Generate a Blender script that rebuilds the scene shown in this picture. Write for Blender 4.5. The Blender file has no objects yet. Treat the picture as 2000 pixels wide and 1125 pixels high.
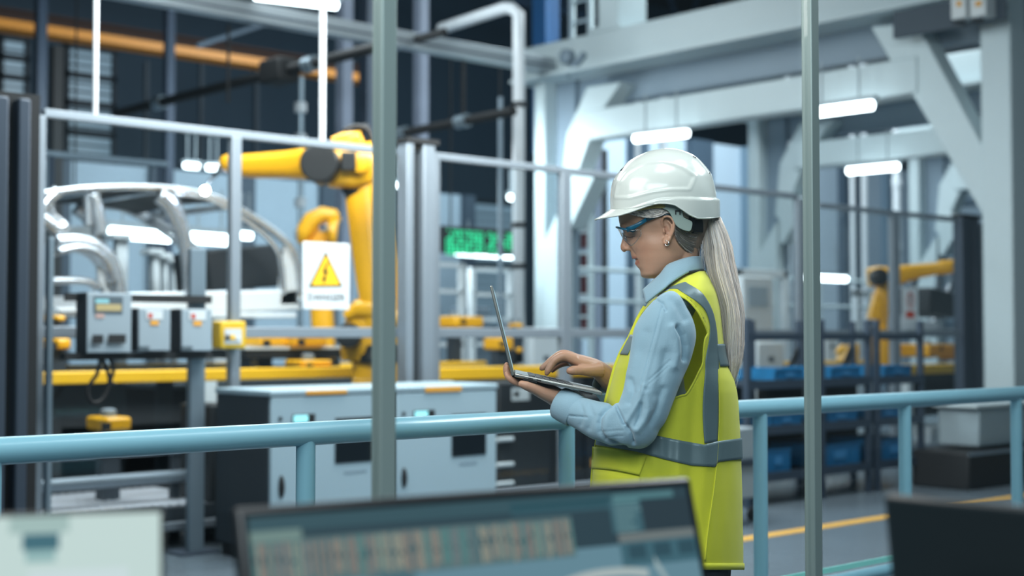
import bpy, bmesh, math, random
import numpy as np
from mathutils import Vector, Matrix, noise
from mathutils.bvhtree import BVHTree
random.seed(7)
PI = math.pi
SC = bpy.context.scene
COL = SC.collection
# ------------------------------------------------------------------ camera frame
# world X runs along the handrail and the machine fence, world Y across the hall
FPX, CX, CY, HZ = 2740.0, 1000.0, 562.5, 655.0
CAMZ = 1.317
F0 = Vector((0.6743, 0.7385, 0)).normalized()
R0 = Vector((F0.y, -F0.x, 0))
PITCH = math.atan((HZ - CY) / FPX)
FW = F0 * math.cos(PITCH) + Vector((0, 0, math.sin(PITCH)))
UP = R0.cross(FW)
CAM = Vector((0, 0, CAMZ))
def ray(px, py):
    d = FW + R0 * ((px - CX) / FPX) + UP * ((CY - py) / FPX)
    return d / d.dot(F0)
def P(px, py, d): return CAM + ray(px, py) * d
def hitY(px, py, Y):
    r = ray(px, py); return CAM + r * (Y / r.y)
def hitX(px, py, X):
    r = ray(px, py); return CAM + r * (X / r.x)
def hitZ(px, py, Z):
    r = ray(px, py); return CAM + r * ((Z - CAMZ) / r.z)
def proj(v):
    q = Vector(v) - CAM
    z = q.dot(FW)
    return CX + FPX * q.dot(R0) / z, CY - FPX * q.dot(UP) / z, q.dot(F0)
def lin(c):
    c = c / 255.0
    return c / 12.92 if c <= 0.04045 else ((c + 0.055) / 1.055) ** 2.4
def rgb(r, g, b): return (lin(r), lin(g), lin(b), 1.0)
# ------------------------------------------------------------------ materials
MATS = {}
def mat(name, col=None, rough=0.5, metal=0.0, var=0.06, scale=6.0, bump=0.0, bscale=60.0, coat=0.0, sss=0.0, sheen=0.0, attr=None, spec=0.5):
    if name in MATS: return MATS[name]
    m = bpy.data.materials.new(name); m.use_nodes = True
    nt = m.node_tree; b = nt.nodes['Principled BSDF']
    b.inputs['Roughness'].default_value = rough
    b.inputs['Metallic'].default_value = metal
    b.inputs['Coat Weight'].default_value = coat
    b.inputs['Specular IOR Level'].default_value = spec
    if sheen: b.inputs['Sheen Weight'].default_value = sheen
    if sss:
        b.inputs['Subsurface Weight'].default_value = sss
        b.inputs['Subsurface Radius'].default_value = (0.012, 0.005, 0.003)
        b.inputs['Subsurface Scale'].default_value = 1.0
    tc = nt.nodes.new('ShaderNodeTexCoord')
    n = nt.nodes.new('ShaderNodeTexNoise'); n.inputs['Scale'].default_value = scale; n.inputs['Detail'].default_value = 4
    nt.links.new(tc.outputs['Object'], n.inputs['Vector'])
    mx = nt.nodes.new('ShaderNodeMix'); mx.data_type = 'RGBA'
    lo = [max(0, c * (1 - var)) for c in col[:3]] + [1]; hi = [min(1, c * (1 + var)) for c in col[:3]] + [1]
    mx.inputs[6].default_value = lo; mx.inputs[7].default_value = hi
    nt.links.new(n.outputs['Fac'], mx.inputs[0])
    out = mx.outputs[2]
    if attr:
        a = nt.nodes.new('ShaderNodeVertexColor'); a.layer_name = attr
        m2 = nt.nodes.new('ShaderNodeMix'); m2.data_type = 'RGBA'; m2.blend_type = 'MULTIPLY'; m2.inputs[0].default_value = 1
        nt.links.new(out, m2.inputs[6]); nt.links.new(a.outputs['Color'], m2.inputs[7]); out = m2.outputs[2]
    nt.links.new(out, b.inputs['Base Color'])
    if bump:
        n2 = nt.nodes.new('ShaderNodeTexNoise'); n2.inputs['Scale'].default_value = bscale; n2.inputs['Detail'].default_value = 5
        nt.links.new(tc.outputs['Object'], n2.inputs['Vector'])
        bp = nt.nodes.new('ShaderNodeBump'); bp.inputs['Strength'].default_value = bump; bp.inputs['Distance'].default_value = 0.01
        nt.links.new(n2.outputs['Fac'], bp.inputs['Height']); nt.links.new(bp.outputs['Normal'], b.inputs['Normal'])
    MATS[name] = m; return m
def corr(name, col, axis, period, rough=0.5, metal=0.2, depth=0.5, var=0.08):
    """sheet cladding: ribs made by a wave-driven bump"""
    m = mat(name, col, rough, metal, var, 1.2)
    nt = m.node_tree; b = nt.nodes['Principled BSDF']; tc = nt.nodes['Texture Coordinate']
    w = nt.nodes.new('ShaderNodeTexWave'); w.bands_direction = axis; w.inputs['Scale'].default_value = 0.314 / period; w.wave_profile = 'SIN'
    nt.links.new(tc.outputs['Object'], w.inputs['Vector'])
    bp = nt.nodes.new('ShaderNodeBump'); bp.inputs['Strength'].default_value = depth; bp.inputs['Distance'].default_value = 0.05
    nt.links.new(w.outputs['Fac'], bp.inputs['Height']); nt.links.new(bp.outputs['Normal'], b.inputs['Normal'])
    return m
def em(name, col, st, attr=None):
    if name in MATS: return MATS[name]
    m = bpy.data.materials.new(name); m.use_nodes = True
    nt = m.node_tree; b = nt.nodes['Principled BSDF']
    b.inputs['Base Color'].default_value = (0.03, 0.03, 0.03, 1)
    b.inputs['Roughness'].default_value = 0.3
    b.inputs['Emission Color'].default_value = col
    b.inputs['Emission Strength'].default_value = st
    if attr:
        a = nt.nodes.new('ShaderNodeVertexColor'); a.layer_name = attr
        nt.links.new(a.outputs['Color'], b.inputs['Emission Color'])
    MATS[name] = m; return m
def clear(name, tint=(1, 1, 1, 1), refl=0.06, rough=0.02):
    if name in MATS: return MATS[name]
    m = bpy.data.materials.new(name); m.use_nodes = True
    nt = m.node_tree; nt.nodes.clear()
    o = nt.nodes.new('ShaderNodeOutputMaterial'); t = nt.nodes.new('ShaderNodeBsdfTransparent'); g = nt.nodes.new('ShaderNodeBsdfGlossy')
    t.inputs[0].default_value = tint; g.inputs['Roughness'].default_value = rough
    lw = nt.nodes.new('ShaderNodeLayerWeight'); lw.inputs['Blend'].default_value = 0.5
    pw = nt.nodes.new('ShaderNodeMath'); pw.operation = 'POWER'; pw.inputs[1].default_value = 5
    nt.links.new(lw.outputs['Facing'], pw.inputs[0])
    mu = nt.nodes.new('ShaderNodeMath'); mu.operation = 'MULTIPLY_ADD'; mu.inputs[1].default_value = 1 - refl; mu.inputs[2].default_value = refl
    nt.links.new(pw.outputs[0], mu.inputs[0])
    mx = nt.nodes.new('ShaderNodeMixShader'); nt.links.new(mu.outputs[0], mx.inputs[0])
    nt.links.new(t.outputs[0], mx.inputs[1]); nt.links.new(g.outputs[0], mx.inputs[2]); nt.links.new(mx.outputs[0], o.inputs[0])
    MATS[name] = m; return m
# ------------------------------------------------------------------ mesh builder
class MB:
    def __init__(s): s.v = []; s.f = []; s.mi = []; s.cur = 0; s.pieces = []
    def add(s, vs, fs):
        o = len(s.v); s.pieces.append((o, len(s.f))); s.v += [Vector(v) for v in vs]
        for f in fs: s.f.append(tuple(i + o for i in f)); s.mi.append(s.cur)
        return s
    def box(s, x0, x1, y0, y1, z0, z1):
        if x0 > x1: x0, x1 = x1, x0
        if y0 > y1: y0, y1 = y1, y0
        if z0 > z1: z0, z1 = z1, z0
        vs = [(x, y, z) for z in (z0, z1) for y in (y0, y1) for x in (x0, x1)]
        return s.add(vs, [(0, 2, 3, 1), (4, 5, 7, 6), (0, 1, 5, 4), (2, 6, 7, 3), (0, 4, 6, 2), (1, 3, 7, 5)])
    def obox(s, c, ax, ay, az):
        """box from centre and three half-axis vectors"""
        c = Vector(c); vs = [c + ax * i + ay * j + az * k for k in (-1, 1) for j in (-1, 1) for i in (-1, 1)]
        return s.add(vs, [(0, 2, 3, 1), (4, 5, 7, 6), (0, 1, 5, 4), (2, 6, 7, 3), (0, 4, 6, 2), (1, 3, 7, 5)])
    def prism(s, poly, ext):
        """polygon of world points extruded by the vector ext"""
        n = len(poly); ext = Vector(ext); a = [Vector(p) for p in poly]; b = [p + ext for p in a]
        fs = [tuple(range(n)), tuple(range(2 * n - 1, n - 1, -1))]
        fs += [(i, (i + 1) % n, (i + 1) % n + n, i + n) for i in range(n)]
        return s.add(a + b, fs)
    def sweep(s, pts, ra, rb=None, n=12, B=None, sq=2.0, cap=True):
        """tube through pts; ra = half width in the plane normal to B, rb = half width along B"""
        pts = [Vector(p) for p in pts]; m = len(pts)
        if not isinstance(ra, (list, tuple)): ra = [ra] * m
        if rb is None: rb = ra
        if not isinstance(rb, (list, tuple)): rb = [rb] * m
        rings = []; up = None
        for i in range(m):
            t = (pts[min(i + 1, m - 1)] - pts[max(i - 1, 0)]).normalized()
            if B is not None:
                b = (B - t * B.dot(t)).normalized(); a = b.cross(t).normalized()
            else:
                if up is None: up = Vector((0, 0, 1)) if abs(t.z) < 0.9 else Vector((1, 0, 0))
                b = (up - t * up.dot(t)).normalized(); up = b; a = b.cross(t).normalized()
            ring = []
            for k in range(n):
                th = 2 * PI * k / n; c, q = math.cos(th), math.sin(th)
                if sq != 2.0:
                    w = (abs(c) ** sq + abs(q) ** sq) ** (-1 / sq); c *= w; q *= w
                ring.append(pts[i] + a * (ra[i] * c) + b * (rb[i] * q))
            rings.append(ring)
        vs = [v for r in rings for v in r]; fs = []
        for i in range(m - 1):
            for k in range(n):
                k2 = (k + 1) % n
                fs.append((i * n + k, i * n + k2, (i + 1) * n + k2, (i + 1) * n + k))
        if cap: fs.append(tuple(range(n - 1, -1, -1))); fs.append(tuple((m - 1) * n + k for k in range(n)))
        return s.add(vs, fs)
    def rod(s, a, b, r, n=10): return s.sweep([a, b], r, n=n)
    def lathe(s, c, axis, prof, n=24):
        """prof: list of (distance along axis, radius)"""
        axis = Vector(axis).normalized(); c = Vector(c)
        return s.sweep_lathe(c, axis, prof, n)
    def sweep_lathe(s, c, axis, prof, n):
        t = Vector((0, 0, 1)) if abs(axis.z) < 0.9 else Vector((1, 0, 0))
        a = axis.cross(t).normalized(); b = axis.cross(a).normalized()
        vs = []; fs = []; m = len(prof)
        for h, r in prof:
            for k in range(n):
                th = 2 * PI * k / n; vs.append(c + axis * h + a * (r * math.cos(th)) + b * (r * math.sin(th)))
        for i in range(m - 1):
            for k in range(n):
                k2 = (k + 1) % n; fs.append((i * n + k, i * n + k2, (i + 1) * n + k2, (i + 1) * n + k))
        fs.append(tuple(range(n - 1, -1, -1))); fs.append(tuple((m - 1) * n + k for k in range(n)))
        return s.add(vs, fs)
    def ell(s, c, ax, ay, az, n=16, m=10):
        c = Vector(c); vs = [c - az]; fs = []
        for i in range(1, m):
            ph = -PI / 2 + PI * i / m
            for k in range(n):
                th = 2 * PI * k / n
                vs.append(c + ax * (math.cos(ph) * math.cos(th)) + ay * (math.cos(ph) * math.sin(th)) + az * math.sin(ph))
        vs.append(c + az)
        for k in range(n): fs.append((0, 1 + (k + 1) % n, 1 + k))
        for i in range(m - 2):
            for k in range(n):
                k2 = (k + 1) % n; a = 1 + i * n; b = a + n
                fs.append((a + k, a + k2, b + k2, b + k))
        a = 1 + (m - 2) * n; top = len(vs) - 1
        for k in range(n): fs.append((a + k, a + (k + 1) % n, top))
        return s.add(vs, fs)
    def grid(s, rows, closed=False, flip=False):
        m = len(rows); n = len(rows[0]); vs = [v for r in rows for v in r]; fs = []
        for i in range(m - 1):
            for k in range(n if closed else n - 1):
                k2 = (k + 1) % n; q = (i * n + k, i * n + k2, (i + 1) * n + k2, (i + 1) * n + k)
                fs.append(q[::-1] if flip else q)
        return s.add(vs, fs)
ORG = {}
def _link(o, parent):
    COL.objects.link(o)
    if parent is not None:
        o.parent = parent
def mesh_from(mb, name, org, mats, smooth):
    me = bpy.data.meshes.new(name)
    me.from_pydata([tuple(v - org) for v in mb.v], [], mb.f)
    for m in (mats if isinstance(mats, (list, tuple)) else [mats]): me.materials.append(m)
    if len(me.materials) > 1: me.polygons.foreach_set('material_index', mb.mi)
    bm = bmesh.new(); bm.from_mesh(me); bmesh.ops.recalc_face_normals(bm, faces=bm.faces); bm.to_mesh(me); bm.free()
    if smooth: me.shade_smooth()
    if smooth == 'auto':
        try: me.set_sharp_from_angle(angle=math.radians(38))
        except Exception: pass
    me.update(); return me
def setp(o, label=None, cat=None, group=None, kind=None):
    if label: o['label'] = label
    if cat: o['category'] = cat
    if group: o['group'] = group
    if kind: o['kind'] = kind
    return o
def parts(name, mb, mats, parent, **k):
    """one part object for each separate piece added to the builder"""
    ps = mb.pieces + [(len(mb.v), len(mb.f))]
    for (v0, f0), (v1, f1) in zip(ps, ps[1:]):
        q = MB(); q.add(mb.v[v0:v1], [tuple(i - v0 for i in f) for f in mb.f[f0:f1]]); part(name, q, mats, parent, **k)
def part(name, mb, mats, parent=None, smooth='auto', bevel=0, label=None, loc=None, solid=0):
    org = ORG[parent.name] if parent is not None else (Vector(loc) if loc is not None else Vector((0, 0, 0)))
    me = mesh_from(mb, name, org, mats, smooth)
    o = bpy.data.objects.new(name, me); _link(o, parent)
    if parent is None: o.location = org
    ORG[o.name] = org
    if solid:
        md = o.modifiers.new('Solid', 'SOLIDIFY'); md.thickness = solid; md.offset = 0
    if bevel:
        md = o.modifiers.new('Bevel', 'BEVEL'); md.width = bevel; md.segments = 2; md.limit_method = 'ANGLE'; md.angle_limit = math.radians(40)
    if label: o['label'] = label
    return o
def thing(name, label, cat, loc, group=None):
    o = bpy.data.objects.new(name, None); COL.objects.link(o); o.location = loc
    o.empty_display_size = 0.1
    ORG[o.name] = Vector(loc); return setp(o, label, cat, group)
def single(name, mb, mats, label, cat, loc=None, group=None, **k):
    if loc is None:
        zs = min(v.z for v in mb.v); c = sum(mb.v, Vector()) / len(mb.v); loc = Vector((c.x, c.y, zs))
    o = part(name, mb, mats, None, loc=loc, **k); return setp(o, label, cat, group)
def struct(name, mb, mats, **k):
    o = part(name, mb, mats, None, **k); o['kind'] = 'structure'; return o
def dup(root, loc, rotz=0, label=None, group=None):
    r = root.copy(); COL.objects.link(r); r.location = loc; r.rotation_euler = (0, 0, rotz)
    if label: r['label'] = label
    if group: r['group'] = group
    for ch in list(root.children):
        c = ch.copy(); COL.objects.link(c); c.parent = r
        for g in list(ch.children):
            d = g.copy(); COL.objects.link(d); d.parent = c
    return r
def bY(mb, px0, px1, py0, py1, Y, t):
    """box whose front face lies in the plane Y, thickness t behind it, covering the given part of the view"""
    a = hitY(px0, (py0 + py1) / 2, Y); b = hitY(px1, (py0 + py1) / 2, Y); c = (px0 + px1) / 2
    z1 = hitY(c, py0, Y).z; z0 = hitY(c, py1, Y).z
    return mb.box(a.x, b.x, Y, Y + t, z0, z1)
def bX(mb, px0, px1, py0, py1, X, t):
    a = hitX(px0, (py0 + py1) / 2, X); b = hitX(px1, (py0 + py1) / 2, X); c = (px0 + px1) / 2
    z1 = hitX(c, py0, X).z; z0 = hitX(c, py1, X).z
    return mb.box(X, X + t, a.y, b.y, z0, z1)
def remeshed(mb, voxel, smooth_it=4, fac=0.5):
    me = bpy.data.meshes.new('tmp'); me.from_pydata([tuple(v) for v in mb.v], [], mb.f)
    bm = bmesh.new(); bm.from_mesh(me); bmesh.ops.recalc_face_normals(bm, faces=bm.faces); bm.to_mesh(me); bm.free()
    o = bpy.data.objects.new('tmp', me); COL.objects.link(o)
    md = o.modifiers.new('r', 'REMESH'); md.mode = 'VOXEL'; md.voxel_size = voxel
    ms = o.modifiers.new('s', 'SMOOTH'); ms.factor = fac; ms.iterations = smooth_it
    dg = bpy.context.evaluated_depsgraph_get(); dg.update()
    ev = bpy.data.meshes.new_from_object(o.evaluated_get(dg))
    bpy.data.objects.remove(o); return ev
def text_mb(body, size, origin, ax, up, depth, mb=None, font_scale_x=1.0):
    """solid lettering centred on origin, running along ax with its height along up"""
    cu = bpy.data.curves.new('t', 'FONT'); cu.body = body; cu.size = size; cu.extrude = 0; cu.align_x = 'CENTER'; cu.align_y = 'CENTER'; cu.resolution_u = 2
    o = bpy.data.objects.new('t', cu); COL.objects.link(o)
    dg = bpy.context.evaluated_depsgraph_get(); dg.update()
    me = bpy.data.meshes.new_from_object(o.evaluated_get(dg)); bpy.data.objects.remove(o)
    ax = Vector(ax); up = Vector(up); nrm = ax.cross(up).normalized()
    mb = mb or MB()
    vs = [Vector(origin) + ax * (v.co.x * font_scale_x) + up * v.co.y + nrm * depth for v in me.vertices]
    mb.add(vs, [tuple(p.vertices) for p in me.polygons]); return mb
def itab(tab, x):
    """piecewise-linear table lookup, columns interpolated on the first"""
    if x <= tab[0][0]: return tab[0][1:]
    for a, b in zip(tab, tab[1:]):
        if x <= b[0]:
            t = (x - a[0]) / (b[0] - a[0]); return [p + (q - p) * t for p, q in zip(a[1:], b[1:])]
    return tab[-1][1:]
def smooth_path(pts, k):
    """Catmull-Rom resample of tuples (any length) to k points"""
    n = len(pts); out = []
    for i in range(k):
        t = i * (n - 1) / (k - 1); j = min(int(t), n - 2); u = t - j
        p0 = pts[max(j - 1, 0)]; p1 = pts[j]; p2 = pts[j + 1]; p3 = pts[min(j + 2, n - 1)]
        out.append(tuple(0.5 * ((2 * b) + (c - a) * u + (2 * a - 5 * b + 4 * c - d) * u * u + (3 * b - a - 3 * c + d) * u ** 3) for a, b, c, d in zip(p0, p1, p2, p3)))
    return out
def inpoly(x, y, poly):
    r = False; j = len(poly) - 1
    for i in range(len(poly)):
        xi, yi = poly[i][0], poly[i][1]; xj, yj = poly[j][0], poly[j][1]
        if (yi > y) != (yj > y) and x < (xj - xi) * (y - yi) / (yj - yi) + xi: r = not r
        j = i
    return r
# ================================================================== SETTING
FLOOR = mat('polished_concrete', rgb(98, 112, 122), .26, 0, .16, 1.6, bump=.03, bscale=30)
m = MB(); m.box(-9, 50, -6, 40, -.12, 0); struct('floor', m, FLOOR)
DWALL = corr('dark_cladding', rgb(38, 62, 80), 'X', .9, .7, .0, .12)
DCEIL = mat('dark_roof_deck', rgb(34, 50, 64), .8, 0, .12, .6)
PALE = mat('pale_panel_wall', rgb(165, 182, 194), .6, 0, .06, .8)
PALE2 = mat('pale_blue_panel', rgb(150, 172, 188), .6, 0, .10, .7)
m = MB(); m.box(-9, 50, 33, 33.4, 0, 13); struct('wall_back', m, DWALL)
m = MB(); m.box(44, 44.4, -6, 33, 0, 13); struct('wall_right', m, corr('grey_cladding', rgb(84, 104, 120), 'Y', .30, .55, .2, .6))
m = MB(); m.box(-9, 50, -6, 33.4, 13, 13.2); struct('ceiling', m, DCEIL)
# low partition of pale panels far behind the welding line
m = MB(); m.box(4, 21.5, 25, 25.2, 0, 4.6)
struct('trim_1', m, PALE2)
for i in range(9):
    m = MB(); x = 5.2 + i * 2.0; m.box(x, x + .34, 24.86, 25.0, 0, 4.6); struct('trim_%d' % (2 + i), m, mat('slate_panel', rgb(52, 70, 86), .6))
# pale enclosure behind the white steel frames
m = MB(); m.box(19.4, 40, 20, 20.3, 0, 5.6); struct('wall_left', m, mat('pale_lilac_wall', rgb(158, 178, 194), .6, 0, .08, .8))
k = 11
for i in range(11):
    m = MB(); x = 19.6 + i * 1.9; m.box(x, x + .30 + .2 * (i % 3), 19.8, 20.0, 0, 5.6); struct('trim_%d' % (k + i), m, mat('slate_panel') if i % 3 else mat('grey_blue_panel', rgb(96, 120, 138), .6))
k = 24
m = MB(); m.box(34, 34.3, 4, 20, 0, 6.5); struct('wall_front', m, PALE2)
for i in range(8):
    m = MB(); y = 5.0 + i * 1.9; m.box(33.85, 34.0, y, y + .4, 0, 6.5); struct('trim_%d' % (k + i), m, mat('slate_panel') if i % 2 else PALE)
k = 32
for i in range(3):
    m = MB(); m.box(33.8, 34.0, 4, 20, 1.6 + i * 1.6, 1.75 + i * 1.6); struct('trim_%d' % (k + i), m, mat('grey_blue_panel'))
# tall translucent wall lights in the dark wall
WLIT = em('translucent_sheet', rgb(110, 138, 156), 1.0); WF = mat('window_frame_paint', rgb(30, 44, 56), .6)
def window(name, px0, px1, y0, y1, nrow, Y=32.9):
    a = hitY(px0, 300, Y); b = hitY(px1, 300, Y); c = (px0 + px1) / 2; z1 = hitY(c, y0, Y).z; z0 = hitY(c, y1, Y).z
    m = MB(); m.box(a.x, b.x, Y - .02, Y, z0, z1); w = struct(name, m, WLIT)
    f = MB(); f.box(a.x - .1, a.x, Y - .12, Y, z0, z1); f.box(b.x, b.x + .1, Y - .12, Y, z0, z1)
    for i in range(nrow + 1):
        z = z0 + (z1 - z0) * i / nrow; f.box(a.x - .1, b.x + .1, Y - .12, Y, z - .08, z + .08)
    n = MB()
    for i in range(1, int((z1 - z0) / .22)): n.box(a.x, b.x, Y - .05, Y - .02, z0 + i * .22, z0 + i * .22 + .05)
    part('frame', f, WF, w); part('louvre', n, mat('louvre_grey', rgb(58, 74, 88), .6), w)
window('window_1', 131, 215, 95, 372, 5)
window('window_2', 2, 44, 75, 190, 3)
window('window_3', 845, 1000, 392, 640, 2, 32.8)
# yellow walkway line painted on the floor
def sline(name, Y, w, x0, x1):
    m = MB(); m.box(x0, x1, Y - w / 2, Y + w / 2, .001, .004)
    o = single(name, m, mat('yellow_floor_paint', rgb(214, 166, 70), .5, 0, .1, 3), 'yellow line painted on the floor between the handrail and the bin racks', 'floor marking'); return o
sline('floor_line', 5.72, .11, 3.0, 30)
# ---------------------------------------------------------------- steel portal frames
WS = mat('white_steel_paint', rgb(186, 202, 207), .45, 0, .04, 1.5, bump=.05, bscale=9)
GS = mat('grey_steel_paint', rgb(120, 138, 152), .5, 0, .06, 2)
XA = 12.9
def pX(px, py, X): return hitX(px, py, X)
def xprism(poly, X, t, mb=None):
    mb = mb or MB(); return mb.prism([pX(a, b, X) for a, b in poly], (t, 0, 0))
pf = thing('portal_frame', 'nearest white steel portal frame with diagonal braces, behind the woman', 'steel frame', (XA, 10.2, 0), 'white steel portal frames')
yR0 = pX(1918, 500, XA).y; yR1 = pX(1978, 500, XA).y; yL0 = pX(1043, 500, XA).y; yL1 = pX(1100, 500, XA).y
zt = pX(1450, 2, XA).z; zb = pX(1450, 76, XA).z
m = MB(); m.box(XA, XA + .55, yR1 - .0, yR0, 0, zb); part('column', m, WS, pf, bevel=.02)
yLm = pX(1063, 500, XA).y
m = MB(); m.box(XA, XA + .45, yLm, yL0, 0, zb); part('column', m, WS, pf, bevel=.02)
m = MB(); m.box(XA + .22, XA + .30, yL1, yLm, 0, zb); part('column_web', m, GS, pf)
z_a, z_b, z_c = pX(1097, 397, XA).z, pX(1060, 474, XA).z, .35
m = MB(); m.prism([Vector((XA + .0, pX(1098, 500, XA).y, z_a)), Vector((XA, pX(1098, 500, XA).y, z_c)), Vector((XA, yLm + .02, z_c)), Vector((XA, yLm + .02, z_b))], (.2, 0, 0)); part('column_lit_plate', m, WS, pf, bevel=.01)  # lamplit lower web as a white plate, its shaded part above painted grey
m = MB(); m.box(XA - .05, XA + .25, yR1 - 1.5, yL0 + .15, zb, zt); part('top_beam', m, WS, pf, bevel=.02)
m = MB(); m.box(XA - .22, XA + .4, yR1 - 1.5, yL0 + .25, zb - .05, zb); part('bottom_flange', m, WS, pf)
m = MB(); m.box(XA + .3, XA + .5, yR1, yL0, zb - .42, zb - .05); part('under_beam', m, GS, pf)
z1, z0 = pX(1740, 118, XA).z, pX(1780, 182, XA).z
m = MB(); m.box(XA, XA + .3, pX(1790, 150, XA).y, pX(1135, 240, XA).y, z0, z1); part('cross_beam', m, WS, pf, bevel=.015)
part('brace', xprism([(1700, 52), (1790, 44), (1922, 292), (1922, 425), (1780, 182), (1738, 118)], XA + .02, .3), WS, pf, bevel=.015)
part('brace', xprism([(1146, 170), (1212, 160), (1176, 214), (1150, 275), (1128, 335), (1163, 340), (1113, 446), (1104, 446), (1104, 392), (1096, 380), (1106, 262)], XA + .02, .3), WS, pf, bevel=.015)
m = MB(); m.box(XA - .1, XA + .75, yR1 - .15, yR0 + .12, 0, .06); part('base_plate', m, GS, pf)
m = MB(); m.box(XA - .1, XA + .6, yL1 - .12, yL0 + .12, 0, .06); part('base_plate', m, GS, pf)
m = MB(); c = pX(1113, 112, XA - .05); m.lathe(c, (-1, 0, 0), [(0, .10), (.10, .10), (.12, .07)], 20); m.obox(c + Vector((-.03, -.14, -.12)), Vector((.03, 0, 0)), Vector((0, .16, -.12)), Vector((0, .02, .03))); part('lifting_lug', m, GS, pf)
lb = ['second white steel portal frame, seen through the nearest one', 'third white steel portal frame, deep in the hall at right', 'farthest white steel portal frame in the hall']
for i in range(3): dup(pf, (XA + 4.6 * (i + 1), 10.2, 0), 0, lb[i])
# plinth and cabinet at the foot of the right column
p = thing('machine_plinth', 'long black machine plinth on the floor at the right edge', 'plinth', hitZ(1950, 918, 0))
m = MB(); a = hitY(1892, 900, 6.2); b = hitY(2080, 900, 6.2); m.box(a.x, b.x, 6.2, 6.75, 0, .32); part('body', m, mat('matt_black', rgb(20, 24, 27), .7), p, bevel=.02)
m = MB(); m.box(a.x, b.x, 6.195, 6.2, .29, .32); part('edge_strip', m, GS, p)
p = thing('steel_cabinet', 'pale grey steel cabinet standing on the black plinth at right', 'cabinet', (hitY(1950, 860, 6.3).x, 6.5, .32))
m = MB(); bY(m, 1912, 2060, 792, 866, 6.3, .4); part('body', m, mat('pale_grey_metal', rgb(150, 168, 176), .5, .1), p, bevel=.015)
m = MB(); bY(m, 1908, 2064, 786, 793, 6.28, .44); part('lid', m, WS, p, bevel=.01)
# small electrical boxes on the top beam
for i, (x0, x1) in enumerate([(1857, 1886), (1894, 1925)]):
    p = thing('junction_box', ['left', 'right'][i] + ' one of two small white electrical boxes high on the steel beam', 'junction box', pX((x0 + x1) / 2, 36, XA - .3))
    m = MB(); bX(m, x0, x1, -8, 36 - i * 4, XA - .45, .22); part('body', m, mat('box_white', rgb(205, 212, 214), .5), p, bevel=.01)
    m = MB(); bX(m, x0 + 11, x1 - 9, 2, 12, XA - .462, .01); part('warning_label', m, mat('orange_label', rgb(222, 160, 60), .6), p)
    m = MB()
    for q in (x0 + 8, x0 + 16, x0 + 23): c = pX(q, 40 - i * 4, XA - .35); m.lathe(c, (0, 0, 1), [(-.03, .02), (.06, .02)], 8)
    parts('cable_gland', m, mat('matt_black'), p)
m = MB(); m.box(XA - .26, XA - .22, pX(1990, 20, XA).y, pX(1770, 20, XA).y, pX(1850, 60, XA - .2).z, pX(1850, 6, XA - .2).z); single('cable_tray', m, mat('slate_paint', rgb(52, 66, 78), .6), 'dark slate cable tray behind the two electrical boxes', 'cable tray', bevel=.01)
# ---------------------------------------------------------------- overhead steel, pipes and conduits
def bar_between(mb, a, b, w, h):
    a, b = Vector(a), Vector(b); t = (b - a); L = t.length / 2; t.normalize(); s = t.cross(Vector((0, 0, 1))).normalized(); u = s.cross(t)
    return mb.obox((a + b) / 2, t * L, s * w / 2, u * h / 2)
CR1 = mat('crane_orange', rgb(212, 136, 24), .45, 0, .05); CR2 = mat('crane_dark_web', rgb(48, 26, 15), .8)
a = hitY(-160, 20, 25.0); b = hitY(712, 156, 25.0); z = hitY(400, 104, 25).z
cr = thing('crane_beam', 'orange crane runway beam high across the dark left of the hall', 'crane beam', ((a.x + b.x) / 2, 25, z))
m = MB(); m.box(a.x, b.x, 24.75, 25.25, z - .14, z + .02); part('bottom_flange', m, CR1, cr)
m = MB(); m.box(a.x, b.x, 24.95, 25.05, z + .02, z + .20); part('web', m, CR2, cr)
m = MB(); m.box(a.x, b.x, 24.8, 25.2, z + .20, z + .24); part('top_flange', m, CR2, cr)
AL = mat('satin_aluminium', rgb(176, 186, 192), .38, .6, .04); LIL = mat('lilac_grey_paint', rgb(140, 152, 172), .55)
Yb = 13.3
a = hitY(230, -18, Yb); b = hitY(1086, 131, Yb); z = hitY(700, 63, Yb).z
p = thing('service_rail', 'long aluminium service rail running overhead to the white beam', 'rail', ((a.x + b.x) / 2, Yb, z))
m = MB(); m.box(a.x - 4, b.x, Yb - .09, Yb + .09, z - .1, z + .1); part('profile', m, AL, p, bevel=.01)
m = MB(); m.box(a.x - 4, b.x, Yb - .1, Yb - .09, z - .03, z - .01); part('groove', m, mat('slate_paint'), p)
m = MB(); m.box(b.x, b.x + .05, Yb - .12, Yb + .12, z - .13, z + .13); part('end_cap', m, GS, p)
def vcol_(name, px, w, y0, y1, Y, mt, label, cat, rnd=True, grp=None, floor=False):
    a = hitY(px - w / 2, (y0 + y1) / 2, Y); b = hitY(px + w / 2, (y0 + y1) / 2, Y); z1 = hitY(px, y0, Y).z; z0 = 0 if floor else max(0, hitY(px, y1, Y).z)
    m = MB(); c = (a + b) / 2; r = (b.x - a.x) / 2 * .75
    if rnd: m.rod((c.x, Y, z0), (c.x, Y, z1), r, 14)
    else: m.box(c.x - r, c.x + r, Y - r, Y + r, z0, z1)
    return single(name, m, mt, label, cat, group=grp)
WP = mat('white_pipe_paint', rgb(214, 222, 228), .35); DB = mat('dark_blue_steel', rgb(20, 44, 66), .6); BK = mat('black_rubber', rgb(9, 12, 15), .7)
vcol_('drop_pipe', 187, 13, -20, 226, 7.8, WP, 'white vertical pipe dropping to the fence top at upper left', 'pipe')
vcol_('drop_pipe', 630, 13, -20, 278, 7.8, WP, 'white vertical pipe dropping behind the big yellow robot', 'pipe')
vcol_('hanger_rod', 446, 7, 48, 200, 14.0, BK, 'thin black rod hanging under the service rail at left', 'rod')
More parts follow.
